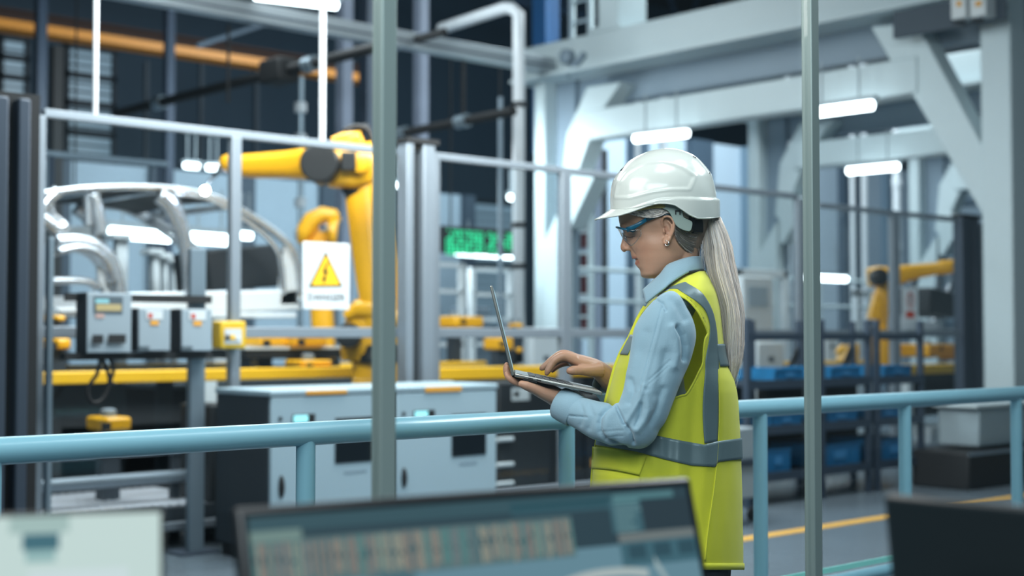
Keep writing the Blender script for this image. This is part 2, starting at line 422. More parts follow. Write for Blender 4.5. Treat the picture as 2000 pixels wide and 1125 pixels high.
vcol_('hanger_rod', 905, 8, 100, 250, 14.5, BK, 'thin black rod hanging above the right fence panel', 'rod')
vcol_('hanger_rod', 148, 5, -20, 365, 16.0, BK, 'thin dark rod in front of the lit wall strip', 'rod')
vcol_('steel_column', 77, 24, -40, 640, 21.0, DB, 'dark blue steel column at the far left of the hall', 'column', False)
vcol_('steel_column', 108, 26, 90, 640, 23.0, mat('matt_black'), 'black service column beside the lit wall strip', 'column', False)
vcol_('steel_column', 329, 20, -40, 600, 22.0, DB, 'dark blue steel column between the wall strip and the robot', 'column', False)
vcol_('steel_column', 672, 26, -40, 600, 17.0, LIL, 'lilac grey column just left of the big robot elbow', 'column', False)
vcol_('steel_column', 720, 30, -40, 600, 17.6, mat('dusk_paint', rgb(74, 88, 106), .6), 'dim grey column behind the big robot elbow', 'column', False)
vcol_('steel_column', 822, 22, -40, 600, 16.0, LIL, 'lilac grey column rising above the twin fence post', 'column', False)
vcol_('steel_column', 1066, 36, -60, 300, 15.5, mat('blue_steel_paint', rgb(40, 96, 150), .5), 'bright blue column above the end of the white beam', 'column', False)
for x, w, lab in ((285, 3, 'left'), (392, 3, 'middle'), (500, 4, 'right')):
    vcol_('wall_conduit', x, w + 6, 120, 420, 30.0, mat('slate_paint'), lab + ' one of three slim conduits on the dark back wall', 'conduit', False)
for x, yy, w, lab in ((587, 150, 12, 'galvanised pipe with joints left of the small robot'), (1245, 90, 9, 'slim pale pipe left of the hard hat'), (1540, 100, 9, 'slim pale pipe just left of the thin glass joint'), (1688, 120, 8, 'slim pale pipe in the opening of the white frame'), (1665, 116, 7, 'thinner grey pipe in the opening of the white frame'), (1752, 235, 11, 'white jointed pipe above the right robot'), (1295, 170, 14, 'thick white pipe right above the hard hat')):
    o = vcol_('riser_pipe', x, w, yy, 640 if x != 1295 else 420, 17.5 if x < 1000 else 14.2, WP if x != 587 else mat('galvanised_steel', rgb(150, 168, 180), .3, .7), lab, 'pipe', True, None, True)
    if x in (587, 1752):
        for j in range(5):
            c = hitY(x, yy + 60 + j * 62, 17.5 if x < 1000 else 14.2); mm_ = MB(); mm_.lathe(c, (0, 0, 1), [(-.07, .07), (-.07, .09), (.07, .09), (.07, .07)], 12); part('pipe_joint', mm_, WP, o, smooth='auto')
# white post and caged ladder above the top beam
p = thing('support_post', 'white square post standing on top of the big white beam', 'post', pX(1200, 66, XA + .1))
m = MB(); a = pX(1168, 30, XA); b = pX(1206, 30, XA); m.box(XA, XA + .55, b.y, a.y, zt, zt + 2.6); part('shaft', m, WS, p, bevel=.015)
m = MB(); m.box(XA - .05, XA + .6, b.y - .08, a.y + .1, zt, zt + .06); part('foot_plate', m, WS, p)
p = thing('access_ladder', 'white ladder rising beyond the left end of the big beam', 'ladder', pX(1130, 66, 15))
for x in (1115, 1151):
    m = MB(); c = pX(x, 300, 15.0); m.box(15, 15.06, c.y - .04, c.y + .04, 0, 8.5); part('stile', m, WS, p)
m = MB(); ya, yb = pX(1115, 300, 15.0).y, pX(1151, 300, 15).y
for j in range(26): m.box(15.01, 15.05, yb, ya, .3 + j * .32, .34 + j * .32)
parts('rung', m, WS, p)
# black conduits running across the hall, with hangers
def xbar(name, p0, p1, X, r, mt, label, cat, knots=()):
    a, b = hitX(*p0, X), hitX(*p1, X); z = (a.z + b.z) / 2; m = MB(); m.rod((X, a.y, a.z), (X, b.y, b.z), r, 12)
    o = single(name, m, mt, label, cat)
    for k in knots:
        c = a.lerp(b, k); q = MB(); q.lathe(c, (b - a).normalized(), [(-.09, r * 1.1), (-.09, r * 1.5), (.09, r * 1.5), (.09, r * 1.1)], 12); part('clamp', q, mat('galvanised_steel', rgb(150, 168, 180), .3, .7), o, smooth='auto')
    return o
c1 = xbar('ceiling_conduit', (228, 222), (745, 90), 9.0, .062, BK, 'long black conduit climbing to the right behind the service rail', 'conduit', (.2, .78))
m = MB(); c = hitX(545, 140, 9.0); m.box(8.85, 9.15, c.y - .22, c.y + .22, c.z - .14, c.z + .14); part('splice_box', m, BK, c1, bevel=.03)
c2 = xbar('ceiling_conduit', (768, 264), (1003, 217), 10.5, .055, BK, 'black conduit just above the right fence panel', 'conduit', (.08, .6))
xbar('ceiling_conduit', (742, 96), (868, 62), 10.5, .05, BK, 'short black conduit right of the thick glass joint', 'conduit', (.3,))
# white elbow pipe
Xp = 11.6; pts = [hitX(862, 56, Xp), hitX(985, 16, Xp)]; q = hitX(1013, 60, Xp); top = hitX(1000, 12, Xp)
ppts = [Vector((Xp, pts[0].y, pts[0].z)), Vector((Xp, pts[1].y, pts[1].z)), Vector((Xp, top.y, top.z - .03)), Vector((Xp, q.y, top.z - .12)), Vector((Xp, q.y, q.z - .1)), Vector((Xp, q.y, .1))]
m = MB(); m.sweep(ppts, .075, n=14); wp = single('elbow_pipe', m, WP, 'thick white pipe bending down beside the white frame column', 'pipe', smooth=True)
for yy in (205, 440, 520): c = hitX(1013, yy, Xp); q = MB(); q.lathe((Xp, ppts[4].y, c.z), (0, 0, 1), [(-.03, .08), (-.03, .1), (.03, .1), (.03, .08)], 14); part('pipe_clamp', q, BK, wp, smooth='auto')
m = MB(); m.rod((Xp - .3, ppts[4].y, 0), (Xp - .3, ppts[4].y, 4.2), .03, 10); single('thin_pipe', m, GS, 'slim grey pipe running beside the thick white pipe', 'pipe')
# roof trusses
for i, (Y, lab) in enumerate([(20.0, 'nearest dark roof truss at upper left'), (27.0, 'rear dark roof truss at upper left')]):
    p = thing('roof_truss', lab, 'truss', (12, Y, 10.2))
    m = MB(); m.box(0, 34, Y - .08, Y + .08, 10.0, 10.2); part('bottom_chord', m, DB, p)
    m = MB(); m.box(0, 34, Y - .08, Y + .08, 12.3, 12.5); part('top_chord', m, DB, p)
    m = MB()
    for j in range(14): x = .3 + j * 2.4; bar_between(m, (x, Y, 10.1), (x + 1.2, Y, 12.4), .1, .1); bar_between(m, (x + 1.2, Y, 12.4), (x + 2.4, Y, 10.1), .1, .1)
    parts('diagonal', m, DB, p)
m = MB(); bar_between(m, hitY(385, 90, 19.8), hitY(520, 46, 19.8), .06, .07); single('roof_brace', m, mat('brace_grey', rgb(60, 78, 94), .6), 'thin pale brace slanting under the roof at upper left', 'brace')
# ---------------------------------------------------------------- tube lamps
TUBE = em('lamp_tube', (0.82, 0.95, 1.0, 1), 9.0); HOUS = mat('lamp_housing', rgb(150, 164, 172), .5)
def lamp(a, b, r, label):
    a, b = Vector(a), Vector(b); t = (b - a).normalized()
    p = thing('tube_lamp', label, 'lamp', (a + b) / 2)
    m = MB(); m.sweep([a, b], r, n=12); part('diffuser', m, TUBE, p, smooth='auto')
    m = MB(); bar_between(m, a + Vector((0, 0, r * 1.3)) - t * r, b + Vector((0, 0, r * 1.3)) + t * r, r * 1.6, r * .9); part('housing', m, HOUS, p)
    m = MB()
    for q in (.2, .8): c = a.lerp(b, q); m.rod(c + Vector((0, 0, r * 1.6)), c + Vector((0, 0, r * 1.6 + .45)), .012, 6)
    parts('hanger', m, HOUS, p)
def lampY(x0, y0, x1, y1, Y, w, label): lamp(hitY(x0, y0, Y), hitY(x1, y1, Y), w, label)
def lampX(x0, y0, x1, y1, X, w, label): lamp(hitX(x0, y0, X), hitX(x1, y1, X), w, label)
lampY(500, -9, 656, 10, 13.6, .055, 'lit tube lamp high above the robot, cut by the top edge')
lampX(1241, 271, 1342, 260, 12.6, .05, 'lit tube lamp just above the hard hat')
lampX(1581, 221, 1703, 205, 12.6, .055, 'lit tube lamp under the white cross beam, crossing the thin glass joint')
lampX(1657, 334, 1753, 325, 17.2, .055, 'lit tube lamp below and right of the brightest one on the frames')
lampY(1560, 541, 1652, 545, 13.0, .05, 'low lit tube lamp left of the yellow robot at right')
lampY(892, 492, 1001, 499, 18.0, .065, 'lit tube lamp right under the green display')
lampY(216, 453, 331, 463, 13.6, .065, 'long lit tube lamp seen through the front window of the car body')
lampY(372, 463, 447, 469, 13.6, .065, 'lit tube lamp seen through the rear window of the car body')
lampY(361, 323, 387, 325, 21.0, .05, 'small lit lamp far behind the robot wrist, the left one')
lampY(405, 327, 428, 328, 21.0, .05, 'small lit lamp far behind the robot wrist, the right one')
lampY(761, 361, 777, 362, 21.0, .05, 'small lit lamp between the glass joint and the twin fence post')
lampX(1467, 126, 1507, 120, 19.5, .05, 'short lit lamp in the upper opening of the white frame')
lampY(995, 385, 1000, 386, 20.0, .06, 'tiny lit lamp left of the thick white pipe')
lampY(1090, 507, 1096, 508, 15.0, .05, 'tiny lit lamp on the edge of the white frame column')
lampY(468, 459, 490, 461, 15.0, .05, 'tiny lit lamp right of the thin fence post')

a, b = hitY(84, 299, 15.0), hitY(326, 322, 15.0); m = MB(); m.rod((a.x, 15, a.z), (b.x, 15, a.z), .035, 10); o = single('rear_guard_rail', m, GS, 'thin grey horizontal rail behind the left end of the fence', 'rail')
for x in (a.x + .1, b.x - .1): q = MB(); q.rod((x, 15, 0), (x, 15, a.z), .03, 10); part('support', q, DB, o)
# ================================================================== MACHINES
FY = 7.8                                    # plane of the safety fence
FR = mat('fence_profile', rgb(130, 142, 152), .45, .3, .05); FRD = mat('fence_profile_dark', rgb(62, 74, 88), .5, .3)
PC = clear('polycarbonate', (.965, .985, .99, 1), .05, .04)
def fence_panel(name, label, x0, x1, yt0, yt1, posts, Y, mid=(0, 0, 1), w=13, drop=0):
    a, b = hitY(x0, yt0, Y), hitY(x1, yt1, Y); z = (a.z + b.z) / 2
    p = thing(name, label, 'fence panel', ((a.x + b.x) / 2, Y, 0))
    m = MB(); m.box(a.x, b.x, Y - .025, Y + .025, z - .028, z + .022); part('top_rail', m, FR, p, bevel=.006)
    zm = 1.335
    m = MB(); m.box(a.x, b.x, Y - .025, Y + .025, zm - .035, zm + .035); part('middle_rail', m, FR, p, bevel=.006)
    m = MB(); m.box(a.x, b.x, Y - .02, Y + .02, .12, .17); part('bottom_rail', m, FR, p, bevel=.006)
    for px, pw in posts:
        c0, c1 = hitY(px - pw / 2, 500, Y).x, hitY(px + pw / 2, 500, Y).x
        m = MB(); m.box(c0, c1, Y - .03, Y + .03, 0, z - .02); part('post', m, FR, p, bevel=.006)
    m = MB(); m.box(a.x, b.x, Y - .003, Y + .003, .17, z - .03); part('clear_sheet', m, PC, p)
    return p
fence_panel('fence_panel', 'widest machine fence panel, in front of the car body and big robot', 84, 781, 219, 298, [(76, 15), (457, 19)], FY)
fence_panel('fence_panel', 'machine fence panel between the twin post and the woman', 846, 1556, 308, 380, [(849, 11), (1102, 18), (1561, 14)], FY)
fence_panel('fence_panel', 'machine fence panel behind the bin racks', 1596, 1869, 396, 432, [(1746, 14)], 8.02)
fence_panel('fence_panel', 'machine fence panel at the right edge, before the white column', 1906, 2060, 437, 459, [(1912, 8)], 8.3)
def twin(name, label, cols, Y, ztop, dark):
    x0, x1 = hitY(cols[0][0], 500, Y).x, hitY(cols[-1][1], 500, Y).x
    p = thing(name, label, 'fence post', ((x0 + x1) / 2, Y, 0))
    for a, b in cols:
        m = MB(); m.box(hitY(a, 500, Y).x, hitY(b, 500, Y).x, Y - .07, Y + .05, 0, ztop); part('upright', m, FR if not dark else FRD, p, bevel=.008)
    m = MB(); m.box(x0 + .02, x1 - .02, Y + .0, Y + .04, 0, ztop - .05); part('backing', m, mat('matt_black', rgb(20, 24, 27), .7), p)
    m = MB(); m.box(x0 - .05, x1 + .05, Y - .1, Y + .08, 0, .02); part('foot_plate', m, FRD, p)
    m = MB(); m.box(x0 - .01, x1 + .03, Y - .08, Y + .06, ztop, ztop + .035); part('cap', m, mat('matt_black'), p)
twin('twin_fence_post', 'pair of tall grey fence uprights right of the thick glass joint', [(783, 797), (815, 838)], 7.72, 2.66, False)
twin('twin_fence_post', 'dark thick fence post near the right edge of the hall', [(1869, 1888), (1893, 1903)], 8.1, 2.62, True)
# tall dark column at the left edge
p = thing('gate_column', 'tall dark twin-profile gate column at the left edge', 'gate column', (hitY(30, 600, 7.0).x, 7.1, 0))
zt_ = hitY(30, 190, 7.0).z
for a, b in ((-14, 15), (34, 58)):
    m = MB(); m.box(hitY(a, 500, 7.0).x, hitY(b, 500, 7.0).x, 7.0, 7.12, 0, zt_); part('upright', m, FRD, p, bevel=.01)
m = MB(); m.box(hitY(-14, 500, 7.05).x, hitY(80, 500, 7.05).x, 7.08, 7.3, 0, zt_ + .04); part('dark_core', m, mat('matt_black'), p)
# ---------------------------------------------------------------- DANGER sign
SW = mat('sign_white', rgb(206, 214, 218), .5, 0, .02); SY = mat('sign_yellow', rgb(240, 190, 36), .5, 0, .03); SB = mat('sign_black', rgb(26, 28, 30), .5)
Ys = FY - .05; a = hitY(592, 475, Ys); b = hitY(683, 475, Ys); zt1 = hitY(637, 474, Ys).z; zb1 = hitY(637, 604, Ys).z
sg = thing('danger_sign', 'white danger sign with yellow high-voltage triangle on the fence', 'sign', ((a.x + b.x) / 2, Ys, zb1))
m = MB(); m.box(a.x, b.x, Ys, Ys + .006, zb1, zt1); part('plate', m, SW, sg, bevel=.002)
def sY(px, py, dy=0): v = hitY(px, py, Ys); return Vector((v.x, Ys - dy, v.z))
def sprism(poly, d0, t, mb=None): return (mb or MB()).prism([sY(x, y, d0) for x, y in poly], (0, -t, 0))
part('triangle_border', sprism([(636, 490), (602, 561), (669, 560)], .001, .002), SB, sg)
part('triangle', sprism([(636, 498), (607.5, 557.5), (663.5, 556.5)], .0035, .001), SY, sg)
part('lightning_bolt', sprism([(638, 511), (628, 533), (634, 533), (631, 543), (627, 541), (631, 554), (638, 544), (634.5, 544), (641, 528), (635, 529), (641, 513)], .005, .001), SB, sg)
part('lettering', text_mb('DANGER', .066, sY(637, 581, .002), (1, 0, 0), (0, 0, 1), .002, font_scale_x=1.15), SB, sg, smooth=False)
# prohibition sign at right
Yq = 7.9; a = hitY(1763, 600, Yq); b = hitY(1793, 600, Yq); z1 = hitY(1778, 562, Yq).z; z0 = hitY(1778, 632, Yq).z
sg2 = thing('prohibition_sign', 'white sign with red ring symbol on the fence behind the bin racks', 'sign', ((a.x + b.x) / 2, Yq, z0))
m = MB(); m.box(a.x, b.x, Yq, Yq + .006, z0, z1); part('plate', m, SW, sg2, bevel=.002)
c = hitY(1778, 586, Yq); RED = mat('sign_red', rgb(190, 66, 44), .5)
m = MB(); m.sweep([Vector((c.x + .055 * math.cos(t), Yq - .003, c.z + .075 * math.sin(t))) for t in [2 * PI * k / 28 for k in range(29)]], .007, .003, n=6, B=Vector((0, 1, 0)), cap=False); part('ring', m, RED, sg2)
m = MB(); m.obox(Vector((c.x, Yq - .002, c.z)), Vector((.012, 0, .045)), Vector((0, .001, 0)), Vector((.008, 0, -.004))); m.ell((c.x - .008, Yq - .002, c.z + .055), Vector((.012, 0, 0)), Vector((0, .001, 0)), Vector((0, 0, .014)), 10, 6); part('figure', m, SB, sg2)
m = MB(); bY(m, 1770, 1786, 608, 621, Yq - .003, .002); part('red_panel', m, RED, sg2)
# ---------------------------------------------------------------- electrical boxes on their stand
YB = 7.45
st = thing('box_stand', 'grey twin-legged stand carrying the three electrical boxes', 'stand', (hitY(250, 900, YB + .1).x, YB + .2, 0))
for (x0, x1, yt) in ((92, 112, 460), (371, 409, 482)):
    m = MB(); a, b = hitY(x0, 700, YB + .12).x, hitY(x1, 700, YB + .12).x; m.box(a + .01, b - .02, YB + .13, YB + .18, 0, hitY((x0 + x1) / 2, yt, YB).z); part('leg', m, mat('blue_grey_profile', rgb(112, 130, 142), .45, .3), st, bevel=.006)
    m = MB(); m.box(a - .08, b + .05, YB + .06, YB + .3, 0, .015); part('foot_plate', m, FRD, st)
m = MB(); bY(m, 128, 414, 688, 702, YB + .04, .08); bY(m, 128, 414, 575, 590, YB + .1, .02); parts('mounting_rail', m, mat('matt_black'), st)
def ebox(label, x0, x1, y0, y1, xs, kind):
    a, b = hitY(x0, 640, YB), hitY(x1, 640, YB); z1 = hitY((x0 + x1) / 2, y0, YB).z; z0 = hitY((x0 + x1) / 2, y1, YB).z
    p = thing('control_box', label, 'electrical box', ((a.x + b.x) / 2, YB, z0))
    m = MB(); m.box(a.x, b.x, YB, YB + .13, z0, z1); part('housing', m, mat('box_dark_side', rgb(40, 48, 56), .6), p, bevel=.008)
    m = MB(); m.box(a.x + .004, b.x - .004, YB - .012, YB, z0 + .006, z1 - .004); d = part('door', m, mat('box_grey', rgb(150, 166, 176), .5, .1), p, bevel=.004)
    def pt(nm, q, mt, dd=.016): mm_ = MB(); bY(mm_, q[0], q[1], q[2], q[3], YB - dd, .004); part(nm, mm_, mt, d)
    if kind == 0:
        pt('display_frame', (184, 240, 579, 612), mat('display_bezel', rgb(82, 96, 104), .5)); pt('status_screen', (187, 213, 584, 592), em('cyan_screen', rgb(150, 220, 232), 1.1), .018)
        pt('keypad', (188, 237, 594, 607), mat('keypad_beige', rgb(180, 164, 118), .6), .018); pt('type_label', (187, 204, 613, 621), mat('label_pink', rgb(190, 160, 152), .6))
        pt('handle', (181, 202, 654, 671), mat('matt_black'), .03); pt('handle', (212, 246, 653, 670), mat('matt_black'), .03)
    else:
        pt('warning_label', (x0 + 18, x0 + 50, y0 + 4, y0 + 22), SW); pt('warning_symbol', (x0 + 22, x0 + 30, y0 + 10, y0 + 19), RED, .018); pt('orange_label', (x0 + 26, x0 + 42, y0 + 24, y0 + 33), mat('orange_label', rgb(222, 160, 60), .6)); pt('type_label', (x0 + 4, x0 + 24, y1 - 11, y1 - 4), mat('display_bezel'))
    return p
ebox('largest grey electrical box, with a lit display, on the stand', 167, 256, 571, 691, 140, 0)
ebox('middle grey electrical box with stickers on the stand', 268, 332, 602, 687, 258, 1)
ebox('rightmost grey electrical box with stickers on the stand', 352, 413, 603, 687, 333, 1)
cb = MB()
for q in ([(196, 700), (190, 730), (170, 760), (180, 786), (200, 780), (214, 745), (205, 712), (200, 700)], [(214, 700), (222, 720), (216, 745), (226, 752)]):
    s_ = smooth_path([(a, b) for a, b in q], 20); cb.sweep([hitY(a, b, YB + .05) for a, b in s_], .012, n=8)
single('cable_loop', cb, BK, 'black cable looping below the largest electrical box', 'cable', smooth=True)
# yellow push-button box on the thin fence post
Yy = 7.665; p = thing('yellow_button_box', 'yellow control box fixed to the thin fence post', 'control box', hitY(455, 681, Yy))
m = MB(); bY(m, 431, 481, 627, 681, Yy, .11); part('housing', m, mat('box_yellow', rgb(206, 168, 40), .5, 0, .06), p, bevel=.012)
m = MB(); bY(m, 439, 472, 642, 672, Yy - .006, .006); part('face_label', m, mat('label_grey', rgb(186, 192, 196), .5), p)
for q in range(3): m = MB(); bY(m, 442 + q * 10, 449 + q * 10, 655, 663, Yy - .02, .014); part('push_button', m, [SB, SY, SW][q], p)
# ---------------------------------------------------------------- machine cabinets in front of the fence
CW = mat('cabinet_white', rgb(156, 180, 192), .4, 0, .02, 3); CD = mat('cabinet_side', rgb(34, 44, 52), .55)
YC = 6.9
def cabinet(label, x0, x1, yt, feats):
    a, b = hitY(x0, 850, YC), hitY(x1, 850, YC)
    z1 = 1.0; p = thing('machine_cabinet', label, 'cabinet', ((a.x + b.x) / 2, YC + .3, 0), 'pale machine cabinets')
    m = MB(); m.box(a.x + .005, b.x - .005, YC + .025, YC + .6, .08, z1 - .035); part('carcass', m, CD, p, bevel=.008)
    m = MB(); m.box(a.x, b.x, YC - .005, YC + .61, z1 - .035, z1); part('lid', m, CW, p, bevel=.008)
    m = MB(); m.box(a.x + .012, b.x - .012, YC, YC + .025, .1, z1 - .042); d = part('door', m, CW, p, bevel=.006)
    m = MB(); m.box(a.x + .03, b.x - .03, YC + .05, YC + .56, 0, .08); part('plinth', m, mat('matt_black'), p)
    def pt(nm, q, mt, dd=.004, t=.004, par=d, lab=None):
        mm_ = MB(); bY(mm_, *q, YC - dd, t); return part(nm, mm_, mt, par, bevel=.002, label=lab)
    s, h, l, k, n, tag_ = feats
    pt('orange_strip', s, mat('orange_label', rgb(222, 160, 60), .6), .009, .004, p)
    w = pt('viewing_window', h, mat('dark_glass', rgb(16, 24, 30), .15), .006, .006)
    pt('status_screen', l, em('cyan_bright', rgb(150, 235, 245), 1.6), .008, .004); pt('screen_bezel', (l[0] - 3, l[1] + 14, l[2] - 2, l[3] + 2), mat('matt_black'), .005, .004)
    mm_ = MB(); c = hitY((k[0] + k[1]) / 2, (k[2] + k[3]) / 2, YC); mm_.ell(c, Vector((.018, 0, 0)), Vector((0, .03, 0)), Vector((0, 0, (hitY(k[0], k[2], YC).z - hitY(k[0], k[3], YC).z) / 2)), 14, 10); part('handle', mm_, mat('matt_black'), d, smooth=True)
    mm_ = MB(); c = hitY(*n, YC); mm_.lathe(c, (0, -1, 0), [(0, .012), (.008, .012)], 12); part('lock', mm_, mat('matt_black'), d)
    pt('type_plate', tag_, mat('plate_grey', rgb(130, 152, 166), .5), .002, .003)
cabinet('left pale blue-grey machine cabinet with a dark window, in front of the fence', 526, 766, 757, ((598, 678, 762, 770), (655, 733, 815, 903), (574, 602, 811, 825), (542, 556, 928, 974), (547, 818), (672, 716, 918, 924)))
cabinet('right pale blue-grey machine cabinet with a dark window, in front of the fence', 771, 972, 750, ((831, 902, 755, 765), (883, 950, 808, 890), (811, 836, 803, 816), (782, 795, 913, 953), (788, 808), (897, 932, 901, 908)))
# ---------------------------------------------------------------- welding line
YL = mat('line_yellow', rgb(255, 194, 30), .45, 0, .04, 3); YR = mat('robot_yellow', rgb(236, 172, 18), .35, 0, .05, 3, coat=.3); LW = mat('line_white', rgb(214, 222, 226), .5)
YK = 8.95
def lineunit(label, x0, x1, yt, yb, Y, ext=0):
    a, b = hitY(x0, 730, Y), hitY(x1, 730, Y); z1 = hitY((x0 + x1) / 2, yt, Y).z; z0 = hitY((x0 + x1) / 2, yb, Y).z
    p = thing('conveyor_section', label, 'conveyor', ((a.x + b.x) / 2, Y, 0))
    m = MB(); m.box(a.x, b.x, Y, Y + .12, z0, z1); part('side_beam', m, YL, p, bevel=.01)
    m = MB(); m.box(a.x, b.x, Y + 2.1, Y + 2.2, z0, z1); part('side_beam', m, YL, p, bevel=.01)
    m = MB(); m.box(a.x, b.x, Y + .12, Y + 2.1, z0 + .02, z0 + .06); part('deck', m, mat('deck_dark', rgb(46, 54, 62), .6), p)
    m = MB(); m.box(a.x + .05, b.x - .05, Y + .2, Y + .26, .35, z0 - .0); part('skirt', m, mat('skirt_black', rgb(26, 30, 34), .7), p)
    n = max(2, int((b.x - a.x) / 1.3) + 1)
    for i in range(n):
        x = a.x + .12 + (b.x - a.x - .34) * i / (n - 1)
        m = MB(); m.box(x, x + .1, Y + .01, Y + .13, 0, z0); part('leg', m, LW, p, bevel=.006)
    return p
lineunit('yellow-edged conveyor section under the car body', -40, 776, 722, 745, YK)
lineunit('yellow-edged conveyor section between the twin post and the woman', 846, 1240, 715, 738, YK)
lineunit('yellow-edged conveyor section beyond the dark post at right', 1765, 2010, 710, 728, YK)
# body carriers and yellow fixtures on the line
def yfix(label, x0, x1, y0, y1, Y, t, mt=None):
    m = MB(); bY(m, x0, x1, y0, y1, Y, t); zb_ = hitY((x0 + x1) / 2, y1, Y).z; base = 1.03 if 9 <= Y < 10.9 else 0.0; c = hitY((x0 + x1) / 2, y0, Y)
    p = thing('clamp_block', label, 'fixture', (c.x, Y + t / 2, min(base, zb_))); part('block', m, mt or YR, p, bevel=.02)
    if zb_ > base: q = MB(); q.box(c.x - .06, c.x + .06, Y + t / 2 - .05, Y + t / 2 + .05, base, zb_); part('pedestal', q, mat('deck_dark', rgb(46, 54, 62), .6), p)
    q = MB(); q.lathe((c.x, Y + t / 2, c.z), (0, 0, 1), [(0, .05), (.04, .05), (.05, .03)], 12); part('clamp_head', q, FR, p, smooth='auto')
    q = MB(); q.box(c.x - .12, c.x - .06, Y - .01, Y, c.z - .08, c.z - .03); part('bolt_plate', q, mat('matt_black'), p); return p
yfix('low yellow clamp block under the rear of the car body', 508, 572, 657, 676, 9.3, .4)
yfix('yellow clamp block beside the robot foot', 574, 640, 655, 677, 9.2, .4)
yfix('small yellow block on the line left of the stand leg', 112, 130, 616, 628, 9.7, .3)
yfix('yellow block at the left end of the line', 112, 140, 661, 682, 9.2, .3)
yfix('yellow round-edged block on the conveyor by the robot foot', 596, 650, 703, 716, 9.0, .3)
yfix('small yellow block right of the stand under the handrail', 208, 258, 815, 842, 8.3, .3)
yfix('yellow machine block right of the bin racks', 1815, 1876, 672, 697, 9.3, .5)
yfix('yellow machine block between the dark post and the white column', 1900, 1916, 672, 704, 9.2, .5)
yfix('yellow lift block left of the laptop lid', 890, 945, 618, 640, 11.0, .5)
yfix('yellow fixture block just behind the laptop lid', 982, 1004, 660, 684, 10.4, .3)
for (x, y, lab) in ((1017, 636, 'upper'), (1017, 684, 'lower')): yfix(lab + ' small yellow knob block right of the laptop lid', x - 6, x + 6, y - 5, y + 5, 10.6, .15)
# yellow/black lift table behind the clamp blocks
p = thing('lift_table', 'long dark-topped lift table on the line under the car body', 'table', (hitY(560, 690, 9.4).x, 9.4, 1.07))
m = MB(); bY(m, 480, 690, 682, 700, 9.3, 1.2); part('top', m, mat('matt_black'), p, bevel=.01)
m = MB(); bY(m, 480, 668, 677, 682, 9.28, 1.2); part('edge_strip', m, LW, p)
for x in (490, 650):
    m = MB(); bY(m, x, x + 14, 700, 722, 9.4, .3); part('leg', m, FR, p)
# white posts of the carriers
for (x0, x1, yt, lab) in ((229, 250, 462, 'tallest white fixture post, inside the front window of the car body'), (301, 313, 492, 'slim white fixture post right of the tallest one'), (340, 350, 508, 'short white fixture post beside the curved pillar'), (322, 329, 500, 'thin white fixture post between the slim and the short one')):
    p = thing('fixture_post', lab, 'post', (hitY((x0 + x1) / 2, 600, 11.9).x, 12, 0))
    m = MB(); bY(m, x0, x1, yt, 640, 11.9, .1); m.v = [Vector((v.x, v.y, 0 if v.z < 1.45 else v.z)) for v in m.v]; part('shaft', m, LW, p, bevel=.01)
    m = MB(); bY(m, x0 - 8, x1 + 8, yt - 6, yt + 5, 11.85, .2); part('head_bracket', m, LW, p, bevel=.01)
    m = MB(); c = hitY((x0 + x1) / 2, 640, 11.9); m.box(c.x - .12, c.x + .12, 11.8, 12.1, 0, .03); part('foot', m, LW, p)
